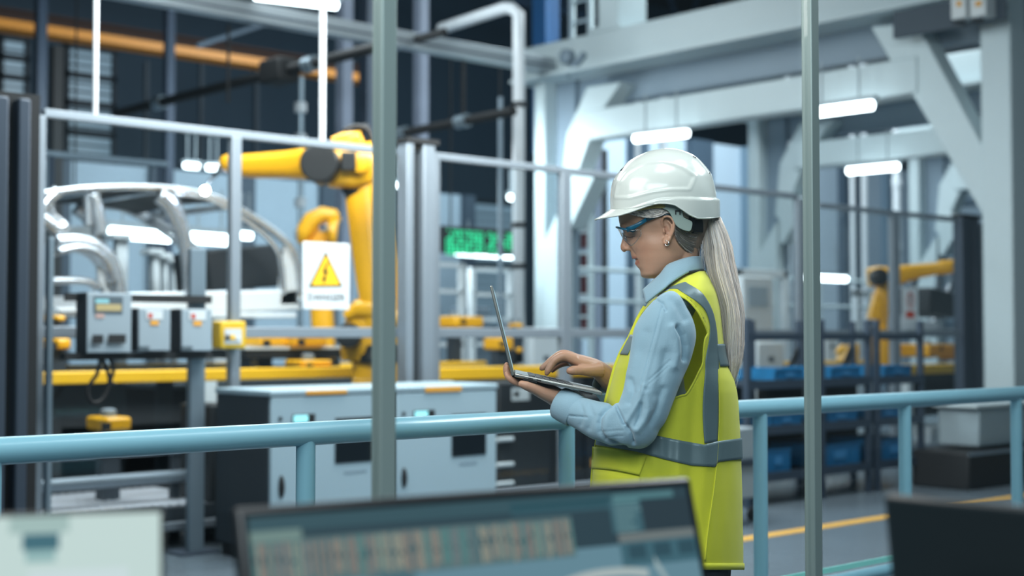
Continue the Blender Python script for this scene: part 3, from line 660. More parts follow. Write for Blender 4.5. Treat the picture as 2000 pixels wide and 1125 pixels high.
# ---------------------------------------------------------------- car bodies
SIL = mat('bare_body_steel', rgb(196, 202, 208), .24, .75, .04, 2)
Yc = 10.0
car = thing('car_body', 'bare silver car body shell on the welding line at left', 'car body', (hitY(330, 600, Yc).x, Yc + .8, 1.15))
def crv(pts, r, Y, k=30, n=8, flat=1.0, off=0): return [(hitY(a, b, Yc) + Vector((0, Y - Yc, 0))) for a, b in smooth_path(pts, k)]
def csweep(nm, pts, r, Y, rb=None, mt=SIL, k=30): m = MB(); m.sweep(crv(pts, r, Y, k), r, rb or r, n=10, B=Vector((0, 1, 0)), sq=2.6); return part(nm, m, mt, car, smooth=True)
for Y in (Yc, Yc + 1.45):
    csweep('roof_rail', [(40, 384), (95, 376), (160, 368), (240, 365), (320, 367), (390, 377), (440, 394), (495, 425), (545, 461), (572, 492), (582, 540), (584, 590)], .028, Y, .05)
    csweep('door_frame', [(330, 378), (392, 384), (430, 399), (480, 430), (520, 462), (542, 492), (550, 530), (553, 575)], .020, Y, .035)
    csweep('centre_pillar', [(312, 378), (335, 400), (352, 440), (362, 480), (368, 530), (370, 585)], [.085 - .045 * i / 29 for i in range(30)], Y, .05)
    csweep('front_pillar', [(178, 380), (186, 400), (190, 425), (196, 456)], .055, Y, .05)
    csweep('quarter_bar', [(170, 382), (171, 410), (172, 440)], .028, Y, .03)
    csweep('windscreen_pillar', [(112, 374), (96, 386), (84, 404), (78, 420), (92, 432), (112, 446), (128, 440)], .05, Y, .05)
    csweep('windscreen_frame', [(104, 384), (99, 402), (104, 420), (122, 434)], .024, Y, .03)
    csweep('wheel_arch', [(106, 472), (140, 469), (172, 475), (198, 492), (214, 512), (224, 545), (228, 580)], .055, Y, .08)
    csweep('inner_arch', [(104, 492), (140, 484), (168, 488), (190, 502), (207, 525), (214, 550)], .035, Y, .12)
    PRM = mat('primed_panel', rgb(220, 226, 230), .4); m = MB(); m.prism([hitY(a, b, Yc) + Vector((0, Y - Yc, 0)) for a, b in ((228, 572), (556, 566), (588, 560), (588, 606), (228, 618), (110, 618), (110, 600), (200, 598))], (0, .12, 0)); part('sill', m, PRM, car, bevel=.02)
    m = MB(); m.prism([hitY(a, b, Yc) + Vector((0, Y - Yc, 0)) for a, b in ((192, 508), (206, 516), (222, 545), (224, 572), (206, 572), (193, 545))], (0, .05, 0)); part('door_panel', m, mat('primed_panel'), car, bevel=.01)
    m = MB(); m.prism([hitY(a, b, Yc) + Vector((0, Y - Yc, 0)) for a, b in ((556, 480), (572, 486), (584, 520), (586, 596), (546, 596), (551, 540))], (0, .06, 0)); part('quarter_panel', m, mat('primed_panel'), car, bevel=.01)
    csweep('bumper_bar', [(100, 548), (150, 548), (176, 552), (190, 562)], .03, Y, .05)
m = MB(); m.prism([hitY(a, b, Yc + .3) for a, b in ((123, 442), (178, 440), (184, 470), (124, 468))], (0, .8, 0)); part('engine_bay_block', m, mat('casting_grey', rgb(132, 142, 148), .5, .4), car, bevel=.02)
for px, py in ((120, 372), (190, 367), (322, 367), (455, 401)):
    a = hitY(px, py, Yc); m = MB(); m.box(a.x - .05, a.x + .05, Yc, Yc + 1.45, a.z - .03, a.z + .015); part('roof_bow', m, SIL, car, bevel=.008)
m = MB(); rr_ = smooth_path([(205, 371), (260, 369), (320, 371), (380, 380), (428, 392)], 14); up_ = [hitY(x, y, Yc + .04) for x, y in rr_]; m.grid([[v + Vector((0, .68 * j, .03 * (1 - (j - 1) ** 2))) for v in up_] for j in (0, .5, 1, 1.5, 2)]); part('roof_panel', m, SIL, car, smooth=True, solid=.012); hl_ = MB(); hl_.v = [v - Vector((0, 0, .02)) for v in m.v]; hl_.f = list(m.f); hl_.mi = list(m.mi); part('roof_shade_sheet', hl_, mat('housing_black', rgb(24, 28, 32), .6), car, smooth=True, solid=.006)  # black sheet stands for the unlit underside of the roof
a, b = hitY(100, 600, Yc), hitY(580, 596, Yc); m = MB(); m.box(a.x, b.x, Yc, Yc + 1.45, a.z - .06, a.z - .02); part('floor_pan', m, mat('primed_panel'), car, bevel=.01)
m = MB(); m.prism([hitY(x, y, Yc + .4) for x, y in ((405, 492), (430, 485), (540, 476), (548, 500), (548, 560), (412, 568))], (0, .6, 0)); part('rear_bulkhead', m, mat('bulkhead_black', rgb(24, 30, 35), .6), car, bevel=.02)
dup(car, (hitY(1960, 600, Yc).x + .35, Yc + .8, 1.15 - .12), PI, 'second bare white car body shell, partly hidden by the dark post at right')
# ---------------------------------------------------------------- robots
def seg(mb, pts, B=F0, n=20, sq=4): mb.sweep([P(*p[:3]) for p in pts], [p[3] * p[2] / FPX for p in pts], [p[4] * p[2] / FPX for p in pts], n=n, B=B, sq=sq); return mb
def drum(mb, px, py, d, r, h, n=28): mb.lathe(P(px, py, d), F0, [(-h, r * .9 * d / FPX), (-h * .92, r * d / FPX), (h, r * d / FPX)], n); return mb
DZ = 10.5
rb = thing('welding_robot', 'large yellow welding robot reaching over the car body', 'robot', hitZ(735, 997, 0))
RBK = mat('robot_black', rgb(18, 20, 22), .4)
m = MB(); seg(m, [(735, 997, DZ, 46, 42), (735, 756, DZ, 46, 42), (735, 712, DZ, 46, 42), (735, 700, DZ, 40, 40)]); part('pedestal', m, YR, rb, bevel=.02)
m = MB(); m.lathe(P(735, 708, DZ), (0, 0, 1), [(0, .2), (.05, .2), (.07, .19), (.13, .19)], 32); part('turntable', m, RBK, rb, smooth='auto')
m = MB(); seg(m, [(722, 704, DZ, 54, 44), (722, 672, DZ, 56, 48), (726, 636, DZ, 52, 48), (732, 604, DZ, 46, 42), (736, 588, DZ, 32, 34)], sq=3.6); part('shoulder_casting', m, YR, rb, smooth='auto')
m = MB(); seg(m, [(676, 620, DZ - .1, 10, 20), (700, 604, DZ - .1, 20, 28), (740, 606, DZ - .1, 24, 30), (776, 628, DZ - .1, 14, 24)], sq=3); part('shoulder_hood', m, YR, rb, smooth='auto')
m = MB(); drum(m, 684, 655, DZ - .2, 24, .13); part('shoulder_motor', m, RBK, rb, smooth='auto')
m = MB(); drum(m, 762, 690, DZ - .3, 20, .08); part('counter_cap', m, RBK, rb, smooth='auto')
m = MB(); seg(m, [(746, 640, DZ - .1, 34, 26), (738, 600, DZ - .1, 33, 26), (728, 540, DZ - .1, 33, 24), (718, 460, DZ - .1, 34, 24), (708, 380, DZ - .1, 34, 24), (706, 330, DZ - .1, 36, 26), (706, 292, DZ - .1, 33, 26), (704, 284, DZ - .1, 24, 20)], sq=4); part('lower_arm', m, YR, rb, smooth='auto')
m = MB(); seg(m, [(772, 650, DZ + .15, 12, 12), (764, 520, DZ + .15, 12, 12), (752, 400, DZ + .15, 10, 10)], sq=3); part('balancer_rod', m, YR, rb, smooth='auto')
m = MB(); drum(m, 704, 318, DZ - .32, 20, .04); part('elbow_cap', m, YR, rb, smooth='auto')
m = MB(); seg(m, [(712, 312, DZ - .15, 50, 26), (680, 322, DZ - .2, 48, 30), (650, 322, DZ - .2, 44, 30), (628, 316, DZ - .2, 38, 28)], sq=3.4); part('elbow_housing', m, YR, rb, smooth='auto')
m = MB(); bY(m, 668, 696, 296, 332, hitY(680, 315, 8.0).y - .01, .06)
o_ = P(681, 315, DZ - .36); m = MB(); m.obox(o_, R0 * .054, F0 * .02, Vector((0, 0, .068))); part('access_cover', m, RBK, rb, bevel=.008)
m = MB(); drum(m, 628, 322, DZ - .34, 38, .14); part('wrist_drive', m, RBK, rb, smooth='auto')
m = MB(); seg(m, [(606, 316, DZ - .2, 28, 24), (596, 320, DZ - .18, 30, 24), (560, 322, DZ - .1, 27, 22), (500, 324, DZ, 24, 20), (468, 324, DZ + .05, 22, 18), (462, 324, DZ + .05, 20, 18)], sq=3.2); part('forearm', m, YR, rb, smooth='auto')
m = MB(); seg(m, [(466, 322, DZ + .05, 22, 18), (448, 319, DZ + .07, 20, 17), (438, 320, DZ + .08, 15, 14), (434, 322, DZ + .09, 8, 8)], sq=2.4); part('wrist', m, YR, rb, smooth=True)
m = MB(); seg(m, [(438, 324, DZ + .1, 8, 8), (430, 331, DZ + .15, 8, 8)], sq=2); part('tool_flange', m, FR, rb, smooth='auto')
m = MB(); seg(m, [(430, 331, DZ + .15, 4, 4), (418, 344, DZ + .3, 4, 4), (410, 352, DZ + .4, 3, 3), (403, 366, DZ + .48, 1.6, 1.6)], sq=2, n=12); part('welding_torch', m, RBK, rb, smooth=True)
m = MB(); seg(m, [(704, 282, DZ - .1, 10, 12), (700, 268, DZ - .1, 12, 14), (672, 270, DZ - .1, 11, 14), (650, 276, DZ - .1, 8, 12)], sq=3); part('cable_bracket', m, YR, rb, smooth='auto')
m = MB()
for k, q in enumerate(([(668, 268), (676, 252), (700, 246), (722, 256), (728, 275), (720, 292)], [(690, 266), (704, 250), (716, 246), (724, 262), (718, 280)], [(640, 280), (630, 270), (618, 278), (606, 292)])):
    m.sweep([P(a, b, DZ - .1 + .06 * k) for a, b in smooth_path(q, 18)], .016, n=8)
parts('dress_cable', m, RBK, rb, smooth=True)
m = MB(); seg(m, [(672, 378, DZ - .15, 14, 14), (694, 366, DZ - .15, 16, 16), (700, 362, DZ - .15, 10, 12)], sq=2.4); part('cable_gland', m, RBK, rb, smooth=True)
for (x, y) in ((700, 628, ), (676, 616)):
    pass
# welding arc
m = MB(); c = P(401, 372, 11.0); m.ell(c, R0 * .034, F0 * .034, Vector((0, 0, .034)), 14, 10); single('welding_arc', m, em('arc_glow', (0.72, 0.84, 1, 1), 60), 'brilliant white welding arc on the car roof', 'spark', smooth=True)
# small robot behind the danger sign
DS = 14.1; r2 = thing('welding_robot', 'yellow robot wrist rising right behind the danger sign', 'robot', P(628, 650, DS))
m = MB(); seg(m, [(632, 909, DS, 22, 20), (632, 660, DS, 22, 20), (628, 600, DS, 22, 20), (622, 520, DS, 26, 20), (616, 470, DS, 26, 20)], sq=3); part('arm', m, YR, r2, smooth='auto')
m = MB(); seg(m, [(592, 476, DS, 12, 16), (596, 450, DS, 17, 18), (610, 430, DS, 18, 18), (632, 418, DS, 15, 18), (652, 420, DS, 13, 16), (660, 434, DS, 9, 14)], sq=2.6); part('wrist_hood', m, YR, r2, smooth=True)
m = MB(); seg(m, [(626, 432, DS + .1, 30, 16), (624, 455, DS + .1, 32, 18), (622, 480, DS + .1, 32, 18)], sq=3); part('wrist_body', m, YR, r2, smooth='auto')
m = MB(); seg(m, [(652, 430, DS - .1, 10, 12), (650, 455, DS - .1, 9, 12), (650, 480, DS - .1, 8, 10)], sq=3); part('wrist_fork', m, YR, r2, smooth=True)
m = MB(); drum(m, 633, 446, DS - .25, 9, .1); part('tool_flange', m, mat('silver_metal', rgb(225, 228, 230), .12, 1.0), r2, smooth='auto')
# robot at right
DR = 17.5; r3 = thing('welding_robot', 'yellow robot with a long level arm, at the far right', 'robot', P(1722, 700, DR))
m = MB(); seg(m, [(1722, 714, DR, 22, 22), (1722, 700, DR, 22, 22), (1720, 655, DR, 22, 22), (1716, 640, DR, 14, 14)], sq=3); part('base', m, YR, r3, smooth='auto')
m = MB(); seg(m, [(1722, 656, DR, 9, 10), (1722, 625, DR, 12, 10), (1720, 595, DR, 16, 12), (1722, 565, DR, 12, 12), (1724, 545, DR, 12, 12)], sq=3); part('lower_arm', m, YR, r3, smooth='auto')
m = MB(); m.prism([P(a, b, DR - .1) for a, b in ((1712, 570), (1700, 618), (1702, 624), (1722, 624), (1724, 590))], F0 * .2); part('counterweight', m, YR, r3, bevel=.01)
m = MB(); seg(m, [(1696, 542, DR, 18, 16), (1712, 540, DR, 20, 16), (1738, 540, DR, 18, 16)], sq=3.4); part('elbow_housing', m, YR, r3, smooth='auto')
m = MB(); drum(m, 1716, 541, DR - .2, 17, .08); part('elbow_drive', m, RBK, r3, smooth='auto')
m = MB(); seg(m, [(1736, 540, DR, 19, 15), (1752, 538, DR, 19, 15), (1790, 530, DR, 14, 13), (1835, 524, DR, 12, 12), (1837, 523, DR, 14, 13), (1868, 519, DR, 13, 12)], sq=3.2); part('forearm', m, YR, r3, smooth='auto')
r4 = thing('welding_robot', 'yellow robot part seen through the middle bay of the bin racks', 'robot', P(1665, 705, 16.5))
m = MB(); m.prism([P(a, b, 16.5) for a, b in ((1646, 706), (1650, 695), (1672, 672), (1678, 670), (1680, 690), (1676, 708))], F0 * .4); part('base', m, YR, r4, bevel=.02)
m = MB(); seg(m, [(1636, 692, 16.4, 7, 8), (1644, 682, 16.4, 8, 8), (1650, 676, 16.4, 6, 6)], sq=2.4); part('arm', m, YR, r4, smooth=True)
# ---------------------------------------------------------------- roller conveyor low at left
RL = mat('roller_steel', rgb(200, 204, 212), .35, .3, .04)
rc = thing('roller_conveyor', 'low conveyor of close steel rollers beneath the left end of the line', 'conveyor', (hitZ(270, 1000, 0).x, 8.4, 0))
x0_, x1_ = hitY(60, 980, 8.1).x, hitY(432, 980, 8.1).x
for Y in (7.87, 8.95): m = MB(); m.box(x0_, x1_, Y, Y + .06, .10, .255); part('side_frame', m, mat('deck_dark'), rc, bevel=.005)
m = MB(); m.box(x0_, x1_, 7.93, 8.95, .12, .16); part('dark_tray', m, mat('matt_black'), rc)  # added black sheet stands for the shade in the gaps between rollers
for i in range(21):
    x = x0_ + .05 + (x1_ - x0_ - .10) * i / 20; m = MB(); m.rod((x, 7.93, .225), (x, 8.95, .225), .040, 10); part('roller', m, RL, rc)
for x in (x0_ + .1, x1_ - .15):
    for Y in (7.87, 8.95): m = MB(); m.box(x, x + .06, Y, Y + .06, 0, .1); part('leg', m, mat('deck_dark'), rc)
for (x0, x1, y0, y1, Y, lab) in ((60, 372, 926, 950, 8.2, 'thick grey guard tube just above the steel rollers'), (60, 372, 880, 893, 8.6, 'bright metal strip above the guard tube, below the handrail')):
    a, b = hitY(x0, (y0 + y1) / 2, Y), hitY(x1, (y0 + y1) / 2 , Y); z = hitY(240, (y0 + y1) / 2 , Y).z; m = MB(); m.rod((a.x, Y, z), (b.x, Y, z), (y1 - y0) / 2 * 9 / FPX, 14); o = single('guard_tube', m, FR, lab, 'tube')
    for q in (a.x + .1, b.x - .1): mm_ = MB(); mm_.box(q - .03, q + .03, Y + .01, Y + .05, 0, z); part('bracket', mm_, mat('deck_dark'), o)
# dark drive housings below the line, with pegs and stickers
def housing(label, x0, x1, y0, Y, t, stickers=(), pegs=()):
    a, b = hitY(x0, 850, Y), hitY(x1, 850, Y); z = hitY((x0 + x1) / 2, y0, Y).z
    p = thing('drive_housing', label, 'housing', ((a.x + b.x) / 2, Y, 0)); m = MB(); m.box(a.x, b.x, Y, Y + t, .05, z); part('body', m, mat('housing_black', rgb(24, 28, 32), .6), p, bevel=.015)
    m = MB(); m.box(a.x + .05, b.x - .05, Y + .04, Y + t - .04, 0, .05); part('feet', m, mat('matt_black'), p)
    for q in stickers: m = MB(); bY(m, *q[:4], Y - .004, .004); part('sticker', m, [SW, mat('orange_label')][q[4]], p)
    for (px, py) in pegs: c = hitY(px, py, Y); m = MB(); m.rod((c.x - .12, Y - .05, c.z), (c.x + .05, Y - .05, c.z), .018, 10); m.rod((c.x, Y - .05, c.z), (c.x, Y, c.z), .01, 8); part('peg', m, LW, p, smooth='auto')
housing('black drive housing with white pegs right of the machine cabinets', 975, 1140, 745, 8.3, .5, ((1000, 1034, 758, 782, 0), (1004, 1014, 764, 776, 1)), ((984, 857), (984, 906), (984, 943)))
housing('dark drive housing behind the woman\'s forearm and vest', 1150, 1300, 770, 8.25, .5, ((1140 + 14, 1190, 830, 842, 0), (1155, 1168, 895, 912, 1)))
housing('dark drive housing under the car body', 116, 368, 826, 9.15, .4, ((196, 206, 826, 842, 0),))
housing('black drive housing left of the machine cabinets', 412, 470, 790, 7.0 + .9, .4)
# ---------------------------------------------------------------- bin racks
YR1 = 6.7; RK = mat('rack_profile', rgb(58, 72, 88), .45, .3); BL = mat('bin_blue', rgb(22, 104, 152), .45, 0, .04); BLL = mat('bin_label', rgb(60, 130, 180), .5)
bays = [(1460, 1600, 'left'), (1605, 1704, 'middle'), (1714, 1806, 'right')]
lv = [(742, 'top'), (826, 'middle'), (912, 'bottom')]
protobin = None
def zof(px, py): return hitY(px, py, YR1).z
for bi, (x0, x1, nm) in enumerate(bays):
    a, b = hitY(x0, 800, YR1).x, hitY(x1, 800, YR1).x; zt2 = hitY(1700, 625, YR1).z
    p = thing('bin_rack', nm + ' one of three dark steel racks holding blue bins', 'rack', ((a + b) / 2, YR1 + .35, 0), 'bin racks')
    for x in (a, b - .05):
        for Y in (YR1, YR1 + .7): m = MB(); m.box(x, x + .05, Y, Y + .05, 0, zt2); part('upright', m, RK, p, bevel=.004)
    m = MB(); m.box(a + .05, b - .05, YR1 + .0, YR1 + .04, zof(1650, 664), zof(1650, 652)); part('top_bar', m, RK, p)
    m = MB(); m.box(a + .06, b - .06, YR1 + .1, YR1 + .62, .18, .19); part('dark_tray', m, mat('matt_black'), p)
    m = MB(); bar_between(m, (a + .05, YR1 + .72, .3), (b - .05, YR1 + .72, 1.2), .02, .05); part('diagonal_brace', m, mat('matt_black'), p)
    zs = []
    for (py, ln) in lv:
        z = zof(1655, py); zs.append(z); m = MB(); m.box(a + .05, b - .05, YR1 + .03, YR1 + .7, z - .03, z); part('shelf', m, mat('shelf_dark', rgb(44, 56, 70), .5, .3), p)
        m = MB(); m.box(a + .05, b - .05, YR1 - .0, YR1 + .03, z - .05, z + .02); part('shelf_edge', m, RK, p)
    m = MB(); m.box(a + .05, b - .05, YR1 + .66, YR1 + .69, .1, zs[0] - .05); part('back_panel', m, mat('matt_black'), p)
    widths = [[(1528, 1582), (1638, 1692), (1742, 1792)][bi], [(1520, 1578), (1625, 1687), (1722, 1772)][bi], [(1508, 1557), (1612, 1693), (1726, 1793)][bi]]
    hts = [.105, .10, .19]
    for k, (py, ln) in enumerate(lv):
        xa, xb = hitY(widths[k][0], py, YR1).x, hitY(widths[k][1], py, YR1).x; z = zs[k]; h = hts[k]; w = xb - xa
        q = thing('storage_bin', 'blue plastic bin on the %s shelf of the %s rack' % (ln, nm), 'bin', ((xa + xb) / 2, YR1 + .3, z), 'blue storage bins')
        m = MB(); t_ = .008; y0, y1 = YR1 + .06, YR1 + .56
        m.box(xa, xb, y0, y1, z + .004, z + .014); m.box(xa, xa + t_, y0, y1, z + .004, z + h); m.box(xb - t_, xb, y0, y1, z + .004, z + h); m.box(xa, xb, y0, y0 + t_, z + .004, z + h); m.box(xa, xb, y1 - t_, y1, z + .004, z + h); part('tub', m, BL, q)
        m = MB(); m.box(xa - .006, xb + .006, y0 - .008, y0 + .004, z + h - .016, z + h); part('rim', m, BL, q)
        m = MB()
        for j in range(5): xx = xa + w * (j + .5) / 5; m.box(xx - .006, xx + .006, y0 - .006, y0, z + .01, z + h - .02)
        part('ribs', m, BL, q)
        m = MB(); m.box(xa + w * .34, xa + w * .62, y0 - .010, y0 - .004, z + h * .35, z + h * .7); part('label_holder', m, BLL, q)
# grey cart behind the woman's vest, left of the racks
p = thing('parts_cart', 'pale grey cart between the woman and the left bin rack', 'cart', (hitY(1460, 980, 6.2).x, 6.3, 0))
m = MB(); bY(m, 1425, 1476, 836, 900, 6.1, .35); part('drawer_box', m, mat('cart_grey', rgb(150, 164, 172), .5), p, bevel=.01)
m = MB(); bY(m, 1425, 1476, 910, 975, 6.1, .35); part('drawer_box', m, mat('cart_grey'), p, bevel=.01)
m = MB(); bY(m, 1425, 1478, 900, 910, 6.08, .38); part('shelf', m, FRD, p)
for x in (1432, 1466): c = hitY(x, 975, 6.25); m = MB(); m.lathe((c.x, 6.22, .05), (0, 1, 0), [(0, .05), (.03, .05)], 14); part('castor', m, mat('matt_black'), p, smooth='auto')
# ---------------------------------------------------------------- display board, cable tower, gallery rail
YD = 17.0; a, b = hitY(866, 470, YD), hitY(1008, 470, YD); z1, z0 = hitY(930, 445, YD).z, hitY(930, 496, YD).z
p = thing('display_board', 'black hanging display board with green lit characters', 'display board', ((a.x + b.x) / 2, YD, z0))
m = MB(); m.box(a.x - .2, b.x, YD, YD + .15, z0, z1); part('case', m, mat('matt_black'), p, bevel=.01)
GR = em('led_green', (0.02, .75, .32, 1), 1.6); m = MB(); rr = random.Random(5)
for r in range(3):
    for c in range(15):
        if c in (8,) or (r == 2 and c > 10): continue
        cx = a.x + .06 + (b.x - a.x - .1) * c / 15; cz = z1 - .09 - r * (z1 - z0 - .04) / 3; w_, h_ = .075, .15 * (z1 - z0)
        for (ax_, az_, lx, lz) in ((0, h_, w_ * .7, .018), (0, 0, w_ * .7, .018), (0, -h_, w_ * .7, .018), (-w_ / 2, h_ / 2, .018, h_), (w_ / 2, h_ / 2, .018, h_), (-w_ / 2, -h_ / 2, .018, h_), (w_ / 2, -h_ / 2, .018, h_)):
            if rr.random() < .72: m.box(cx + ax_ - lx / 2 + .04, cx + ax_ + lx / 2 + .04, YD - .006, YD, cz + az_ - lz / 2 - .04, cz + az_ + lz / 2 - .04)
part('green_characters', m, GR, p)
m = MB()
for q in (a.x + .2, b.x - .3): m.rod((q, YD + .07, z1), (q, YD + .07, z1 + 3), .015, 6)
parts('hanger', m, BK, p)
X5 = 16.0; p = thing('cable_tower', 'dark cable tower with red cables between pale crossbars', 'cable tower', (X5, hitX(1145, 640, X5).y, 0))
y0, y1 = hitX(1162, 500, X5).y, hitX(1124, 500, X5).y; m = MB(); m.box(X5 + .05, X5 + .3, y0, y1, 1.3, 4.3); part('back', m, mat('matt_black'), p)
m = MB()
for j in range(3): yy = y0 + (y1 - y0) * (.2 + .22 * j); m.rod((X5 + .02, yy, 1.3), (X5 + .02, yy, 4.3), .02, 8)
parts('cable', m, mat('cable_red', rgb(120, 44, 52), .5), p)
for y_ in (y0, y1): m = MB(); m.box(X5 - .02, X5 + .1, y_ - .05, y_ + .05, 0, 4.4); part('upright', m, LIL, p)
m = MB()
for yy in (400, 490, 532, 585): z = hitX(1143, yy, X5).z; m.box(X5 - .03, X5 + .02, y0, y1, z - .04, z + .04)
parts('crossbar', m, LIL, p)
Yg = 14.0; a, b = hitY(1110, 530, Yg), hitY(1700, 530, Yg); p = thing('gallery_railing', 'pale tubular railing behind the woman\'s face', 'railing', ((a.x + b.x) / 2, Yg, 0))
z = hitY(1190, 528, Yg).z
for q in (z, z - .45): m = MB(); m.rod((a.x, Yg, q), (b.x, Yg, q), .03, 10); part('rail', m, WS, p)
for i in range(6): x = a.x + (b.x - a.x) * i / 5; m = MB(); m.rod((x, Yg, 0), (x, Yg, z), .03, 10); part('baluster', m, WS, p)
# white framed guards right of the woman (doorway-like frames)
for (x0, x1, yt, Y, lab) in ((1446, 1536, 524, 12.6, 'tall white guard frame right of the ponytail'), (1678, 1712, 566, 13.0, 'small white guard frame left of the right robot')):
    a, b = hitY(x0, yt, Y), hitY(x1, yt, Y); z = a.z; p = thing('machine_doorway', lab, 'doorway', ((a.x + b.x) / 2, Y, 0))
    for x in (a.x, b.x): m = MB(); m.box(x - .06, x + .06, Y, Y + .1, 0, z); part('upright', m, LW, p, bevel=.01)
    m = MB(); m.box(a.x - .06, b.x + .06, Y, Y + .1, z - .12, z); part('header', m, LW, p, bevel=.01)
p = thing('machine_enclosure', 'large white machine enclosure right of the ponytail', 'enclosure', (hitY(1480, 600, 11.2).x, 11.6, 0))
m = MB(); bY(m, 1452, 1512, 540, 860, 11.2, .8); part('body', m, LW, p, bevel=.02)
m = MB(); bY(m, 1462, 1500, 560, 600, 11.19, .01); part('door', m, PALE, p)
# white machine boxes behind the rear of the first conveyor
for i, (x0, x1, y0, y1, Y, lab) in enumerate(((420, 470, 590, 640, 12.2, 'low white machine box seen under the car sill'), (1040, 1095, 640, 760, 12.4, 'white machine box below the portal column, behind the typing hand'), (1480, 1532, 668, 735, 10.4, 'white machine box seen through the left rack bay'), (1478, 1500, 755, 780, 9.0, 'small white box low in the left rack bay'), (1612, 1640, 660, 692, 12.0, 'white machine box seen through the middle rack bay'), (1816, 1868, 832, 866, 8.9, 'white conveyor drive cover beyond the right rack'))):
    m = MB(); bY(m, x0, x1, y0, y1, Y, .5); zl = min(v.z for v in m.v); m.v = [Vector((v.x, v.y, 0 if (v.z < zl + .001 and Y > 11.9) else v.z)) for v in m.v]
    if Y < 11.9: m.box(m.v[0].x + .1, m.v[1].x - .1, Y + .1, Y + .4, 0, zl)
    q = single('machine_box', m, LW, lab, 'machine', bevel=.02)
    c = hitY((x0 + x1) / 2, (y0 + y1) / 2, Y); mm_ = MB(); mm_.box(c.x - .05, c.x + .05, Y - .006, Y, c.z - .03, c.z + .03); part('handle_plate', mm_, FRD, q)

# light tubular machine frames seen beyond the second fence panel
for (x0, x1, yt, Y, lab) in ((852, 905, 512, 13.0, 'left pale tubular machine frame below the green display'), (925, 1000, 522, 13.6, 'right pale tubular machine frame below the green display')):
    a, b = hitY(x0, yt, Y), hitY(x1, yt, Y); p = thing('light_gantry', lab, 'gantry', ((a.x + b.x) / 2, Y, 0))
    for x in (a.x, b.x):
        for q in (0, .8): m = MB(); m.box(x - .035, x + .035, Y + q, Y + q + .07, 0, a.z); part('upright', m, LW, p)
    for k in range(4):
        z = a.z - k * .32; m = MB(); m.box(a.x, b.x, Y, Y + .05, z - .05, z); part('crossbar', m, LW, p)
    m = MB(); m.box(a.x + .1, b.x - .1, Y + .3, Y + .6, .5, a.z - .5); part('inner_unit', m, mat('unit_grey', rgb(96, 110, 122), .5), p, bevel=.02)
for (x0, x1, y0, y1, Y, lab) in ((640, 664, 600, 640, 11.9, 'grey motor block between the danger sign and the robot'), (1004, 1012, 640, 740, 11.9, 'slim dark unit right of the laptop lid')):
    m = MB(); bY(m, x0, x1, y0, y1, Y, .3); m.v = [Vector((v.x, v.y, 0 if i < 4 else v.z)) for i, v in enumerate(m.v)]; q = single('motor_block', m, mat('unit_grey') if x0 == 640 else mat('matt_black'), lab, 'motor', bevel=.02)
    c = hitY((x0 + x1) / 2, y0, Y); w2 = MB(); w2.lathe((c.x, Y + .15, c.z), (0, 0, 1), [(0, .05), (.06, .05)], 12); part('cap', w2, FR, q)
# ================================================================== PERSON
PD = 3.15                                   # distance of her mid-plane
def Q(px, py, b=0.0): return P(px, py, PD - b)
def kpx(b): return (PD - b) / FPX
def psweep(mb, pts, res=None, n=20, sq=2.0, cap=True):
    """pts: (px, py, b, half width in px, half depth in px)"""
    pts = [p if len(p) == 5 else (p[0], p[1], p[2], p[3], p[3]) for p in pts]
    if res: pts = smooth_path(pts, res)
    return mb.sweep([Q(*p[:3]) for p in pts], [max(p[3], .3) * kpx(p[2]) for p in pts], [max(p[4], .3) * kpx(p[2]) for p in pts], n=n, B=F0, sq=sq, cap=cap)
def pell(mb, px, py, b, rx, ry, rb, rot=0, n=18, m=12):
    k = kpx(b); c, s = math.cos(rot), math.sin(rot); Z = Vector((0, 0, 1))
    return mb.ell(Q(px, py, b), (R0 * c + Z * s) * rx * k, F0 * rb * k, (Z * c - R0 * s) * ry * k, n, m)
def to_px(co):
    """(N,3) world points -> px, py, b"""
    q = co - np.array(CAM); z = q @ np.array(FW)
    return CX + FPX * (q @ np.array(R0)) / z, CY - FPX * (q @ np.array(UP)) / z, PD - q @ np.array(F0)
def pl_dist(X, Y, pl):
    d = np.full(X.shape, 1e9)
    for (x0, y0), (x1, y1) in zip(pl, pl[1:]):
        dx, dy = x1 - x0, y1 - y0; L = dx * dx + dy * dy + 1e-9
        t = np.clip(((X - x0) * dx + (Y - y0) * dy) / L, 0, 1)
        d = np.minimum(d, np.hypot(X - x0 - t * dx, Y - y0 - t * dy))
    return d
def pip(X, Y, poly):
    r = np.zeros(X.shape, bool); n = len(poly); j = n - 1
    for i in range(n):
        xi, yi = poly[i][:2]; xj, yj = poly[j][:2]
        if yi != yj:
            c = ((yi > Y) != (yj > Y)) & (X < (xj - xi) * (Y - yi) / (yj - yi) + xi); r ^= c
        j = i
    return r
def me_arrays(me):
    n = len(me.vertices); co = np.empty(n * 3); me.vertices.foreach_get('co', co)
    no = np.empty(n * 3); me.vertex_normals.foreach_get('vector', no) if hasattr(me, 'vertex_normals') else me.vertices.foreach_get('normal', no)
    return co.reshape(-1, 3), no.reshape(-1, 3)
def set_co(me, co): me.vertices.foreach_set('co', co.ravel()); me.update()
def put(name, me, mats, parent, org, smooth=True, label=None):
    """link a mesh given in world coordinates"""
    co, _ = me_arrays(me); set_co(me, co - np.array(org)); me.materials.clear()
    for m in (mats if isinstance(mats, (list, tuple)) else [mats]): me.materials.append(m)
    if smooth: me.shade_smooth()
    me.name = name; o = bpy.data.objects.new(name, me); COL.objects.link(o)
    if parent: o.parent = parent
    else: o.location = org
    ORG[o.name] = Vector(org)
    if label: o['label'] = label
    return o
